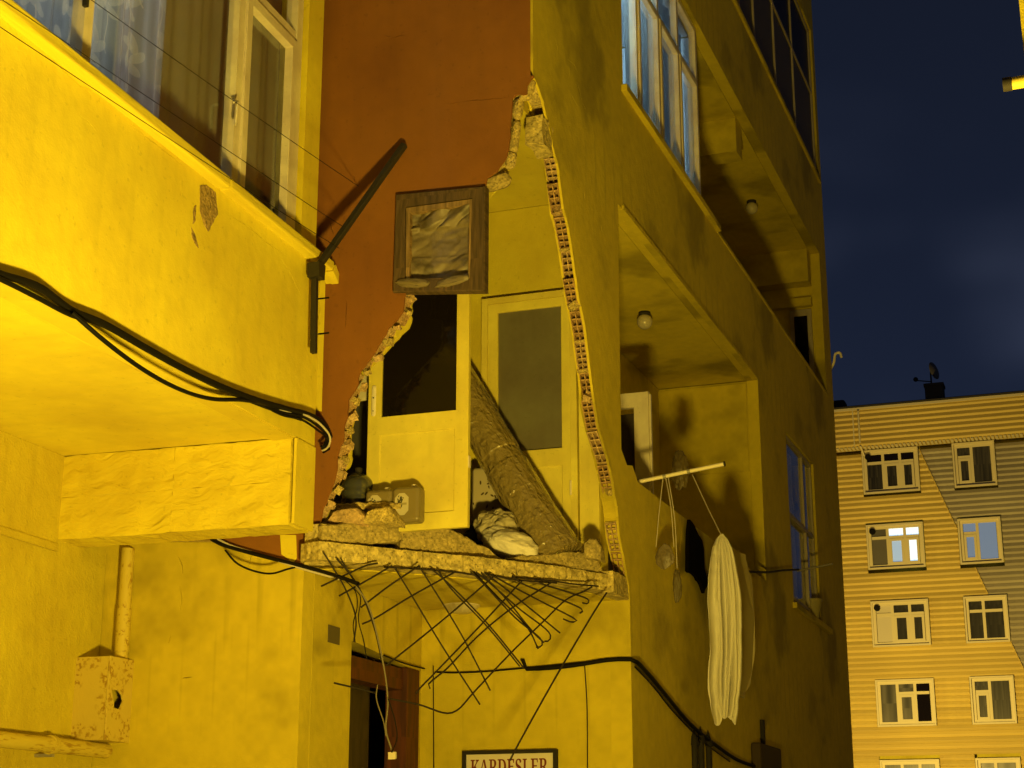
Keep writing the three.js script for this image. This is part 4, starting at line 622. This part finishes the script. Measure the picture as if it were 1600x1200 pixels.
{
  const ws = lp(487, 200)[0];                                   // right end of the window
  const bc = [[[60, 82], [85, 96], [120, 130], [143, 147]], [[200, 192], [232, 216], [262, 240], [290, 262]], [[350, 330], [385, 352], [420, 381], [446, 398]], [[281, 283], [283, 296], [281, 308]], [[440, 405], [455, 430], [470, 462]], [[205, 229], [206, 232]], [[345, 354], [350, 356]], [[120, 178], [138, 190], [150, 204]]].map(p => slit(p, (a, b) => lp(a, b), 0.006));
  np('bay_wall', new THREE.ExtrudeGeometry(shapeOf([[-9.5, H1], [END, H1], [END, SILL - 0.06], [-9.5, SILL - 0.06]], bc), { depth: 0.2, bevelEnabled: false }).translate(0, 0, -0.2), M.left);
  np('bay_wall', box(ws + 0.02, END + 0.04, SILL + 0.005, 9.2, -0.25, -0.06), M.left);
  np('bay_wall', box(-9.5, END, 7.95, 9.2, -0.2, 0), M.left);
  np('bay_return', box(END - 0.16, END - 0.001, H1 + 0.004, 9.2, WB - 0.2, -0.255), M.left);
  np('soffit', box(-9.5, END - 0.31, H1 + 0.001, H1 + 0.14, WB, -0.203), M.soffit);
  np('soffit_edge', box(-9.5, END - 0.31, H1 - 0.012, H1 - 0.001, -0.16, -0.01), M.left);
  const bm = new THREE.BoxGeometry(0.3, 0.575, -WB - 0.02, 6, 14, 40); np('beam', rough(bm, 0.008, 7, 3).translate(END - 0.155, H1 - 0.29, (WB - 0.02) / 2 - 0.004), M.leftRough);
  np('beam_end', box(END - 0.3, END - 0.01, H1 - 0.57, H1 - 0.004, -0.006, 0.014), M.left);
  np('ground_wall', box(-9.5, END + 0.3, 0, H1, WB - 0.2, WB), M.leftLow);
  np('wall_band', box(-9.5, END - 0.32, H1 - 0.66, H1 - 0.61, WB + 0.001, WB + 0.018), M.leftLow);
  // sill in two lengths
  const sj = lp(343, 290)[0]; for (const [a, b] of [[-9.5, sj - 0.004], [sj + 0.004, END + 0.06]]) np('window_sill', new RoundedBoxGeometry(b - a, 0.075, 0.2, 3, 0.018).translate((a + b) / 2, SILL - 0.038, -0.02), M.left);
  np('sill_fragment', rough(new THREE.BoxGeometry(0.16, 0.06, 0.1, 5, 3, 4), 0.015, 9, 2).rotateZ(-0.5).translate(END + 0.10, SILL - 0.1, 0.04), M.left);
  // fallen paint below the sill: bare render
  const patch = (px, m) => { const s = shapeOf(densify(px.map(p => lp(...p)), 0.025, 0.004)); np('bare_render', new THREE.ExtrudeGeometry(s, { depth: 0.004, bevelEnabled: false }), m); };
  const bare = mat(0.50, 0.37, 0.13, { map: rep(T_concrete, 2.5), bumpMap: rep(T_concreteB, 2.5), bumpScale: 0.012 });
  patch([[312, 290], [322, 289], [336, 300], [340, 335], [330, 352], [325, 362], [318, 350], [312, 330]], bare);
  patch([[298, 355], [304, 366], [310, 388], [306, 384], [300, 372]], bare);
  patch([[302, 325], [306, 320], [305, 345], [301, 350]], bare);
  // bay window
  const w = new THREE.Group(); w.name = 'window'; nb.add(w); w.userData.label = 'wide white window of the bay with lace curtains';
  const x0 = lp(20, 10)[0] - 2.2, v = [lp(161, 60)[0] - x0, lp(392, 200)[0] - x0, lp(20, 10)[0] - x0 - 0.02], W = ws - x0;
  w.position.set(x0, SILL - 0.07, -0.10);
  const H = 2.34; buildWindow(w, W, H, { v: [v[2], v[0], v[1]], h: 1.62, skip: [1, 2], sash: [0, 3], pane: M.glass }, M.frame, 0.08, 0.085);
  sub('handle', tube([[v[1] - 0.085, 0.72, 0.012], [v[1] - 0.085, 0.72, 0.045], [v[1] - 0.10, 0.70, 0.05], [v[1] - 0.105, 0.55, 0.045]], 0.009, 8), M.frame, w);
  sub('latch', box(v[0] - 0.075, v[0] - 0.05, 0.5, 0.6, 0.003, 0.03), M.dark, w);
  // dark room behind
  np('room', merge([box(-9.4, END - 0.17, SILL - 0.2, SILL - 0.15, WB - 0.2, -0.26), box(-9.4, END - 0.17, 8.0, 8.05, WB - 0.2, -0.22), box(-9.4, END - 0.17, SILL - 0.15, 8.0, WB - 0.25, WB - 0.21)]), mat(0.45, 0.44, 0.40));
  // lace curtain
  const c = document.createElement('canvas'); c.width = 1024; c.height = 1024; const x = c.getContext('2d'); x.fillStyle = '#8f959a'; x.fillRect(0, 0, 1024, 1024);
  for (let k = 0; k < 4; k++) { x.fillStyle = k % 2 ? '#a4a8a8' : '#868c92'; x.fillRect(k * 256, 0, 110, 1024); }
  x.fillStyle = '#d6cdb8'; x.strokeStyle = '#cfc6b0'; for (let k = 0; k < 14; k++) { const bx = 60 + (k % 4) * 256 + (k % 3) * 40, by = 90 + Math.floor(k / 4) * 250 + (k % 2) * 90; for (let j = 0; j < 5; j++) { x.beginPath(); x.ellipse(bx + Math.cos(j * 1.26) * 44, by + Math.sin(j * 1.26) * 60, 22, 52, j * 1.26 + 0.9, 0, 7); x.globalAlpha = 0.55; x.fill(); } x.globalAlpha = 0.8; x.lineWidth = 7; x.beginPath(); x.moveTo(bx, by + 60); x.bezierCurveTo(bx + 30, by + 150, bx - 40, by + 200, bx + 10, by + 260); x.stroke(); } x.globalAlpha = 1;
  const tx = new THREE.CanvasTexture(c); tx.colorSpace = THREE.SRGBColorSpace; tx.wrapS = tx.wrapT = THREE.RepeatWrapping;
  const cEnd = lp(312, 60)[0], cw = cEnd - x0 - 0.05, g = sheetGeo(cw, 2.2, 0.02, 11, 1.3, 160, 4); const uv = g.attributes.uv; for (let i = 0; i < uv.count; i++) uv.setXY(i, uv.getX(i) * cw / 1.4, uv.getY(i) * 2.2 / 1.4);
  const cm = mat(0.40, 0.44, 0.48, { physical: true, map: tx, roughness: 0.95, transmission: 0.4, thickness: 0 });
  const cu = mesh(numbered('lace_curtain'), g, cm); const cp = V(x0 + 0.05 + cw / 2, SILL + 1.05, -0.235); cu.position.copy(PA).addScaledVector(AD, cp.x).addScaledVector(AN, cp.z).add(V(0, cp.y, 0)); cu.rotation.y = TH; scene.add(cu); tag(cu, 'grey lace curtain with pale leaves behind the bay window', 'curtain');
  const cB = lp(480, 200)[0] + 0.15, cL = cB - cEnd + 0.08, g2 = sheetGeo(cL, 2.2, 0.02, 4, 0.4, 80, 4); const cu2 = mesh(numbered('plain_curtain'), g2, mat(0.20, 0.195, 0.16, { roughness: 0.95 })); const a2 = (cB + cEnd - 0.08) / 2; cu2.position.copy(PA).addScaledVector(AD, a2).addScaledVector(AN, -0.30).add(V(0, SILL + 1.05, 0)); cu2.rotation.y = TH; scene.add(cu2); tag(cu2, 'plain olive curtain at the edge of the lace one', 'curtain');
  const pole = lp(425, 120), pole2 = lp(398, 245); solo('leaning_rod', rod(PA.clone().addScaledVector(AD, pole[0]).addScaledVector(AN, -0.225).add(V(0, pole[1], 0)), PA.clone().addScaledVector(AD, pole2[0]).addScaledVector(AN, -0.225).add(V(0, pole2[1], 0)), 0.012), M.frameOld, 'thin slanting rod behind the bay window glass', 'rod');
  const lpz = PA.clone().addScaledVector(AD, 0.2).addScaledVector(AN, -1.2).add(V(0, 7.9, 0)); solo('ceiling_lamp', blob(0.12, 0.05, 0.12, 0.01, 1, 1, 4).translate(lpz.x, lpz.y, lpz.z), mat(1, 1, 1, { emissive: new THREE.Color().setRGB(0.75, 0.85, 1), emissiveIntensity: 2 }), 'dim ceiling lamp inside the room of the bay window', 'lamp');
  const il = new THREE.PointLight(new THREE.Color().setRGB(1, 0.94, 0.84), 46, 0, 2); il.position.copy(lpz).add(V(0, -0.14, 0)); il.shadow.radius = 6; il.castShadow = true; il.name = 'bay_room_light'; scene.add(il);
}
// thin clothes wires stretched before the bay window
{
  const W = (px, py, o = 0.22) => onPlane(px, py, PA.clone().addScaledVector(AN, o), AN);
  const wire = (pts, l) => solo('clothes_wire', tube(pts, 0.0022, 5, 24), M.black, l, 'wire', 'clothes wires before the bay window');
  wire([W(100, -30), W(143, 0), W(310, 119), W(486, 241), W(560, 291)], 'uppermost of the thin clothes wires stretched before the bay window'); wire([W(-40, -28), W(7, 2), W(143, 93), W(371, 245), W(480, 318), W(545, 360)], 'middle one of the thin clothes wires stretched before the bay window'); wire([W(-60, 2), W(0, 42), W(118, 120), W(300, 240), W(461, 345), W(530, 388)], 'lowest thin clothes wire, just over the sill of the bay window');
}
// dark steel arm at the corner of the bay
{
  const z = -9.45, a = onZ(490, 552, z), b = onZ(492, 424, z), c = onZ(632, 226, -9.762), t = thing('steel_arm', 'dark bent steel arm bolted to the corner of the bay', 'steel arm', a);
  const bar = (p, q, w) => { const d = q.clone().sub(p), L = d.length(), g = new RoundedBoxGeometry(w, L, w, 2, 0.006); g.applyQuaternion(new THREE.Quaternion().setFromUnitVectors(V(0, 1, 0), d.normalize())); return g.translate((p.x + q.x) / 2 - a.x, (p.y + q.y) / 2 - a.y, (p.z + q.z) / 2 - a.z); };
  t.add(mesh('upright', bar(a, b, 0.04), M.steel)); t.add(mesh('arm', bar(b, c, 0.042), M.steel)); t.add(mesh('joint', rough(new THREE.BoxGeometry(0.09, 0.1, 0.09, 3, 3, 3), 0.015, 10, 1).translate(b.x - a.x + 0.01, b.y - a.y, b.z - a.z), M.steel));
  for (const y of [467, 522]) { const p = onZ(497, y, z), q = onZ(514, y - 2, z); t.add(mesh('pin', rod(p.sub(a), q.sub(a), 0.006, 6), M.black)); }
}
// cables below the bay
{
  const W = (px, py, o = 0.05) => onPlane(px, py, PA.clone().addScaledVector(AN, o), AN);
  cable([W(-60, 405), W(0, 428), W(60, 448), W(110, 484), W(160, 505), W(230, 545), W(300, 583), W(360, 610), W(410, 628), W(455, 641), W(490, 652), W(512, 672), W(518, 690)], 0.02, M.black, 'thick black cable along the lower edge of the bay', 8);
  cable([W(-60, 410, 0.07), W(0, 436, 0.07), W(60, 466, 0.07), W(110, 492, 0.06), W(160, 508, 0.04), W(240, 552, 0.03), W(320, 595, 0.03), W(400, 630, 0.03), W(470, 655, 0.03)], 0.013, M.black, 'second black cable twisted with the thick one below the bay', 8);
  cable([W(112, 488, 0.08), W(160, 530, 0.12), W(220, 575, 0.14), W(280, 608, 0.12), W(330, 623, 0.08), W(380, 625, 0.05), W(420, 632, 0.04), W(470, 645, 0.04)], 0.0125, M.black, 'black cable sagging in a loop across the soffit', 8);
  for (let i = 0; i < 4; i++) cable([W(395 + i * 4, 622 + i * 3, 0.04), W(440, 636 + i * 4, 0.05), W(478 - i * 2, 644 + i * 4, 0.06), W(505 - i * 3, 660 + i * 4, 0.07), W(519 - i * 3, 685, 0.07), W(517 - i * 4, 698, 0.06), W(505 - i, 707 - i * 3, 0.04)], 0.008, i % 3 === 1 ? M.cableW : M.black, ['outermost loop of black cable at the corner of the bay', 'pale cable looping among the black ones at the bay corner', 'inner loop of black cable at the corner of the bay', 'innermost loop of black cable at the corner of the bay'][i]);
  const B = (px, py, z = -9.74) => onZ(px, py, z);
  cable([B(330, 842), B(345, 850), B(400, 866), B(470, 884), B(520, 898), B(560, 912, -9.7)], 0.014, M.black, 'black cable bundle running under the beam to the broken slab');
  cable([B(340, 842), B(360, 852), B(410, 868), B(470, 888), B(530, 905)], 0.008, M.cableW, 'pale cable beside the bundle under the beam');
  cable([B(352, 860), B(370, 880), B(400, 893), B(425, 896), B(450, 889), B(470, 884)], 0.007, M.black, 'thin cable loop drooping below the beam');
}
// meter box, upright pipe, low pipe on the ground-floor wall
{
  const wx = (px, py, X) => onX(px, py, X); const xw = -6.66, xf = -6.38, z0 = wx(168, 1090, xf).z, z1 = z0 - 0.30, yt = wx(168, 1024, xf).y, yb = wx(165, 1156, xf).y;
  const t = thing('meter_box', 'rusty yellow meter box with a torn hole in its door', 'meter box', V((xw + xf) / 2, yb, (z0 + z1) / 2));
  const hx = shapeOf(rect(-z0 + 0.0, -z1, yb, yt), [densify([[174, 1078], [184, 1078], [190, 1086], [192, 1096], [186, 1108], [178, 1106], [177, 1094]].map(p => zy(p[0], p[1], xf)), 0.02, 0.003)]);
  const dr = new THREE.ExtrudeGeometry(hx, { depth: 0.008, bevelEnabled: true, bevelSize: 0.002, bevelThickness: 0.002, bevelSegments: 1 }).translate(0, 0, -0.008).rotateY(Math.PI / 2).translate(xf, 0, 0);
  part('door', dr, M.box, t); part('casing', merge([box(xw, xf - 0.012, yb, yt, z0 - 0.008, z0), box(xw, xf - 0.012, yb, yt, z1, z1 + 0.008), box(xw, xf - 0.012, yt - 0.008, yt, z1 + 0.009, z0 - 0.009), box(xw, xf - 0.012, yb, yb + 0.008, z1 + 0.009, z0 - 0.009), box(xw, xw + 0.008, yb + 0.009, yt - 0.009, z1 + 0.009, z0 - 0.009)]), M.box, t);
  const k = zy(221, 1096, xf + 0.01); part('lock', merge([rod(V(xf, k[1], -k[0]), V(xf + 0.014, k[1], -k[0]), 0.016, 14), box(xf + 0.014, xf + 0.019, k[1] - 0.012, k[1] + 0.012, -k[0] - 0.004, -k[0] + 0.004)]), M.galv, t);
  const pc = onX(195, 940, -6.46); const pp = thing('wall_pipe', 'upright yellow pipe in the corner above the meter box', 'pipe', V(-6.46, yt, pc.z));
  part('pipe', rod(V(-6.46, yt + 0.002, pc.z), V(-6.46, 3.72, pc.z), 0.045, 20), M.pipe, pp); const jy = onX(190, 950, -6.46).y; part('socket', rod(V(-6.46, jy - 0.3, pc.z), V(-6.46, jy, pc.z), 0.050, 20), M.pipe, pp);
  const q0 = onX(-40, 1156, -6.52), q1 = onX(80, 1164, -6.52), q2 = onX(166, 1176, -6.52); const lo = thing('low_pipe', 'rusty yellow pipe running along the wall to the meter box', 'pipe', q1);
  part('pipe', rod(V(q0.x, q1.y, q0.z + 0.3), V(q1.x, q1.y, q2.z), 0.05, 20), M.pipe, lo); part('collar', rod(V(q1.x, q1.y, q1.z + 0.02), V(q1.x, q1.y, q1.z - 0.02), 0.062, 20), M.pipe, lo); part('bracket', box(xw, -6.5, q1.y - 0.075, q1.y - 0.055, q1.z - 0.015, q1.z + 0.015), M.galv, lo);
}

// ================================================================== building across the street (its bay shows at the frame's edge)
{
  const x0 = -0.13, z0 = -6.0, y0 = 4.45, t = thing('bay_building_across', 'strongly lit yellow building corner on the other side of the street', 'building', V(1.2, 0, -7.5));
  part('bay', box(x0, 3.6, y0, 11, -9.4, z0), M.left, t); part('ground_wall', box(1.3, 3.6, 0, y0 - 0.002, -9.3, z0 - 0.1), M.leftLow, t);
  const p = onZ(1572, 131, z0 + 0.05); part('drain_pipe', rod(V(p.x + 0.01, p.y + 0.0, z0 + 0.045), V(p.x + 0.9, p.y + 0.02, z0 + 0.045), 0.024, 14), M.pipe, t); part('pipe_mouth', rod(V(p.x - 0.012, p.y, z0 + 0.045), V(p.x + 0.02, p.y, z0 + 0.045), 0.027, 14), M.dark, t);
}

{
  const t = thing('row_house_across', 'plain cream house front facing the damaged building across the street', 'building', V(4, 0, -18));
  part('wall', box(1.9, 6, 0, 11.5, -27, -9.5), M.left, t); part('cornice', box(1.75, 1.898, 11.2, 11.5, -27, -9.5), M.left, t);
  for (let k = 0; k < 4; k++) for (let f = 0; f < 3; f++) { const z = -11.5 - k * 4, y = 1.2 + f * 3.2; part('window', box(1.86, 1.897, y, y + 1.5, z - 1.4, z), M.darkGlass, t); }
}

// ================================================================== clad apartment block at the end of the street
{
  const Z = -60, fb = thing('clad_apartment_block', 'distant apartment block clad in yellow and grey horizontal boards', 'building', V(-6, 0, -66));
  const xL = -13, xRt = 1.5, yTop = 16.1;
  part('wall', box(xL, xRt, 0, 17.5, Z - 8, Z - 0.3), M.inner, fb);
  const wins = []; const tops = [16.04, 13.28, 10.52, 7.75, 5.0]; for (const y of tops) { wins.push([-8.16, -6.27, y - 1.5, y, 0]); wins.push([-4.95, -3.6, y - 1.5, y, 1]); }
  // cladding boards: overlapping, each its own piece, split at windows and at the colour line
  const diagX = y => -6.19 + (16.09 - y) * (3.01 / 8.09);
  const lap = L => { const s = new THREE.Shape([[0, 0.002], [0.012, 0.002], [0.05, 0.07], [0.05, 0.09], [0.012, 0.198], [0, 0.198]].map(q => new THREE.Vector2(...q))); return new THREE.ExtrudeGeometry(s, { depth: L, bevelEnabled: false }).rotateY(-Math.PI / 2).translate(L, 0, 0); };   // profile (z out, y up) run along x
  const unit = lap(1); const tint = m => [1, 0.93, 0.86, 1.05].map(k => { const c = m.clone(); c.color.multiplyScalar(k); return c; }), sidY = tint(M.siding), sidG = tint(M.sidingGrey);
  for (let y = 2.6; y < 15.98; y += 0.2) {
    let segs = [[-9.9, -1.2]]; for (const [a, b, c, d] of wins) if (y + 0.2 > c - 0.02 && y < d + 0.02) segs = segs.flatMap(([p, q]) => a - 0.08 > p && b + 0.08 < q ? [[p, a - 0.08], [b + 0.08, q]] : [[p, q]]);
    const dx = diagX(y + 0.1);
    segs = segs.flatMap(([p, q]) => dx > p + 0.1 && dx < q - 0.1 ? [[p, dx, 0], [dx, q, 1]] : [[p, q, (p + q) / 2 > dx ? 1 : 0]]);
    for (const [p, q, k] of segs) { const o = mesh('cladding_board', unit, (k ? sidG : sidY)[Math.floor(rnd() * 4)]); o.scale.set(q - p, 1, 1); o.position.set(p, y, Z).sub(fb.position); fb.add(o); }
  }
  // colour line trim
  const da = V(diagX(16.0), 16.0, Z + 0.06), db = V(diagX(2.6), 2.6, Z + 0.06); let run = null; const inW = p => wins.some(([a, b, c, d]) => p.x > a - 0.09 && p.x < b + 0.09 && p.y > c - 0.09 && p.y < d + 0.09);
  for (let q = 0; q <= 140; q++) { const p = da.clone().lerp(db, q / 140); if (inW(p) || q === 140) { if (run && run[0].distanceTo(run[1]) > 0.2) part('trim_strip', rod(run[0], run[1], 0.022, 6), M.siding, fb); run = null; } else if (run) run[1] = p; else run = [p, p.clone()]; }
  // projecting eaves band with corrugated soffit
  const yb = 16.15; part('eaves_backing', box(xL, xRt, yb + 0.03, 17.62, Z - 0.29, Z + 0.42), M.siding, fb);
  for (let k = 0; k < 7; k++) { const o = mesh('cladding_board', unit, M.siding); o.scale.set(8.7, 1, 1); o.position.set(-9.9, yb + 0.05 + k * 0.2, Z + 0.42).sub(fb.position); fb.add(o); }
  const ribs = []; for (let x = -9.9; x < -1.2; x += 0.14) ribs.push(box(x, x + 0.09, yb - 0.02, yb + 0.025, Z + 0.06, Z + 0.46)); part('soffit_ribs', merge(ribs), M.trim, fb).userData.kind = 'stuff';
  part('roof_edge', box(xL, xRt, 17.55, 17.64, Z - 0.2, Z + 0.5), M.trim, fb); part('eaves_joint', box(-8.42, -8.38, 16.2, 17.55, Z + 0.47, Z + 0.49), M.trim, fb);
  { const g = new THREE.ExtrudeGeometry(shapeOf([[0.55, 17.66], [0.55, 17.7], [-4, 18.95], [-8.5, 17.7], [-8.5, 17.66]]), { depth: xRt - xL, bevelEnabled: false }).rotateY(Math.PI / 2).translate(xL, 0, 0); const q = g.clone(); q.translate(0, 0, 0); const p = q.attributes.position; for (let i = 0; i < p.count; i++) { p.setZ(i, Z - p.getZ(i)); } q.computeVertexNormals(); const rf = part('roof', q, M.roof, fb);
    const c = onZ(1461, 632, Z - 0.6); const ch = mesh('chimney', merge([rbox(c.x - 0.33, c.x + 0.33, 17.3, 18.62, Z - 1.2, Z - 0.55, 0.04), box(c.x - 0.36, c.x + 0.36, 18.5, 18.6, Z - 1.22, Z - 0.53)]), mat(0.06, 0.05, 0.04, {})); rf.add(ch);
    const c2 = onZ(1309, 640, Z - 0.6); rf.add(mesh('chimney', rbox(c2.x - 0.5, c2.x + 0.28, 17.3, 18.3, Z - 1.2, Z - 0.55, 0.1), M.roof)); }
  const downp = onZ(1345, 700, Z + 0.55); part('downpipe', merge([rod(V(downp.x - 0.02, 17.5, Z + 0.54), V(downp.x - 0.02, 16.3, Z + 0.54), 0.035, 8), rod(V(downp.x - 0.02, 16.2, Z + 0.5), V(downp.x + 0.05, 15.9, Z + 0.12), 0.035, 8)]), M.trim, fb);
  // windows
  const grey = (k, r = 0.35) => mat(k, k * 0.93, k * 0.8, { roughness: r });
  const lit = mat(0.9, 0.95, 1, { emissive: new THREE.Color().setRGB(0.35, 0.62, 0.9), emissiveIntensity: 1, roughness: 0.6 }), dimBlue = mat(0.10, 0.14, 0.22, { roughness: 0.2, emissive: new THREE.Color().setRGB(0.10, 0.14, 0.22), emissiveIntensity: 1 });
  const dk = M.darkGlass, cur = [grey(0.10), grey(0.14), grey(0.07), grey(0.05)], white = mat(0.55, 0.50, 0.4, {});
  const curtainTex = noiseTex(128, (u, v) => { const s = fbm(u * 16, v * 1.5, 3, 3, 0), q = 0.5 + 0.5 * Math.sin(u * 44 + 9 * fbm(u * 5, v, 3, 2)); return 0.3 + 0.55 * s + 0.16 * q; }, true); cur.forEach((m, q) => { m.map = rep(curtainTex, [0.7, 0.33, 1.1, 0.5][q], 0.4); m.map.offset.set(q * 0.37, 0); });
  wins.forEach(([a, b, c, d, col], i) => {
    const row = Math.floor(i / 2), W = b - a, H = d - c, w = new THREE.Group(); w.name = 'window'; w.position.set(a, c, Z + 0.03).sub(fb.position); fb.add(w);
    let spec;
    if (col === 0) { const panes = {}; const base = row === 1 ? lit : row === 2 ? cur[3] : cur[[2, 0, 3, 1, 0][row]]; spec = { v: [W * 0.36, W * 0.68], h: H * 0.72, sash: row === 3 ? [1] : [1, 2], skip: row === 3 ? [0] : [], pane: base, panes }; if (row === 1) { panes['0,0'] = grey(0.12); panes['0,1'] = grey(0.10); panes['1,0'] = mat(0.3, 0.4, 0.55, { emissive: new THREE.Color().setRGB(0.16, 0.27, 0.42), emissiveIntensity: 1 }); } if (row === 2) { panes['0,0'] = white; panes['0,1'] = white; } if (row === 0) { panes['0,1'] = dk; panes['1,1'] = dk; panes['2,1'] = dk; } if (row === 3) { panes['2,0'] = dk; panes['2,1'] = dk; } }
    else spec = { v: [W * 0.44], h: H * 0.7, skip: row === 2 ? [] : [1], sash: row === 2 ? [] : [0], pane: row === 1 ? dimBlue : cur[[0, 1, 3, 2, 1][row]] };
    buildWindow(w, W, H, spec, M.trim, 0.09, 0.1);
    sub('casing', new THREE.ExtrudeGeometry(shapeOf(rect(-0.06, W + 0.06, -0.06, H + 0.06), [rect(0.002, W - 0.002, 0.002, H - 0.002)]), { depth: 0.1, bevelEnabled: false }).translate(0, 0, 0.0), M.trim, w);
    if (col === 0 && row < 3) sub('wall_fan', rod(V(0.16, H - 0.18, 0.0), V(0.16, H - 0.18, 0.1), 0.11, 14), M.black, w);
  });
  // satellite dish
  const dp = onZ(1455, 598, Z - 0.8), ds = thing('satellite_dish', 'small satellite dish on the distant chimney', 'satellite dish', V(dp.x, 18.62, Z - 0.85));
  ds.add(mesh('dish', new THREE.SphereGeometry(0.5, 20, 8, 0, 6.2832, 0, 0.75).scale(1, 0.5, 1).rotateX(1.4).rotateY(1.15).translate(-0.02, 0.45, 0.1), mat(0.12, 0.11, 0.1, { roughness: 0.6 }))); ds.add(mesh('mast', rod(V(0, 0, 0), V(0, 0.5, 0), 0.03), M.dark)); ds.add(mesh('feed_arm', merge([rod(V(0, 0.12, 0), V(-0.5, 0.12, 0.35), 0.02), new THREE.SphereGeometry(0.09, 10, 8).translate(-0.52, 0.16, 0.36)]), M.dark));
}
// bracket on the far corner of the damaged building
{
  const p = onZ(1303, 566, ZE - 0.3), t = thing('wall_bracket', 'small pale curved bracket on the far corner of the damaged building', 'bracket', p);
  t.add(mesh('arm', tube([[-0.05, -0.1, 0], [0, 0.0, 0], [0.03, 0.12, 0], [0.09, 0.13, 0], [0.11, 0.06, 0]], 0.018, 8), mat(0.8, 0.78, 0.74, { roughness: 0.5 }))); t.add(mesh('plate', rbox(-0.12, -0.04, -0.16, -0.04, -0.03, 0.03, 0.01), M.galv));
}

// ================================================================== lamps that light the street
{ // balloon work light on a low tripod, below the frame
  const t = thing('balloon_work_light', 'glowing sodium-coloured balloon work light in a bowl on a low tripod', 'work light', V(LAMP_POS.x, 0, LAMP_POS.z));
  t.add(mesh('glowing_balloon', new THREE.SphereGeometry(LAMP_R, 32, 20).translate(0, LAMP_POS.y, 0), mat(1, 1, 1, { emissive: LAMP_COLOR.clone(), emissiveIntensity: 3 })));
  t.add(mesh('reflector_bowl', new THREE.LatheGeometry([[0.1, LAMP_POS.y - LAMP_R - 0.05], [0.3, LAMP_POS.y - LAMP_R - 0.02], [0.44, LAMP_POS.y - 0.1], [0.5, LAMP_POS.y + 0.065], [0.505, LAMP_POS.y + 0.06], [0.45, LAMP_POS.y - 0.11], [0.3, LAMP_POS.y - LAMP_R - 0.04], [0.1, LAMP_POS.y - LAMP_R - 0.07]].map(q => new THREE.Vector2(...q)), 48), M.steel));
  t.add(mesh('collar', rod(V(0, LAMP_POS.y - LAMP_R - 0.06, 0), V(0, LAMP_POS.y - LAMP_R + 0.02, 0), 0.09, 16), M.dark));
  for (let k = 0; k < 3; k++) t.add(mesh('leg', rod(V(0.4 * Math.cos(k * 2.094), 0.01, 0.4 * Math.sin(k * 2.094)), V(0.03 * Math.cos(k * 2.094), LAMP_POS.y - LAMP_R - 0.03, 0.03 * Math.sin(k * 2.094)), 0.016), M.steel));
  const l = new THREE.PointLight(LAMP_COLOR, LAMP_I, 0, 2); l.name = 'balloon_light'; l.position.copy(LAMP_POS); l.shadow.radius = LAMP_R / 0.02; l.castShadow = true; scene.add(l);
}
{ // low street lamp before the distant block, below the frame
  const p = V(-7.0, 0, -47.5), t = thing('street_lamp', 'low street lamp standing before the distant block', 'street lamp', p);
  part('pole', rod(p, V(-7, 3.3, -47.5), 0.06, 12, 0.045), M.steel, t); part('collar', rod(V(-7, 3.24, -47.5), V(-7, 3.34, -47.5), 0.09, 14), M.steel, t);
  part('glowing_globe', new THREE.SphereGeometry(0.16, 24, 16).translate(-7, 3.5, -47.5), mat(1, 1, 1, { emissive: STREET_COLOR.clone(), emissiveIntensity: 3 }), t);
  const l = new THREE.PointLight(STREET_COLOR, 640, 0, 2); l.position.set(-7, 3.5, -47.5); l.shadow.radius = 8; l.castShadow = true; l.name = 'street_lamp_light'; scene.add(l);
}
scene.updateMatrixWorld(true);
renderer.render(scene, camera);
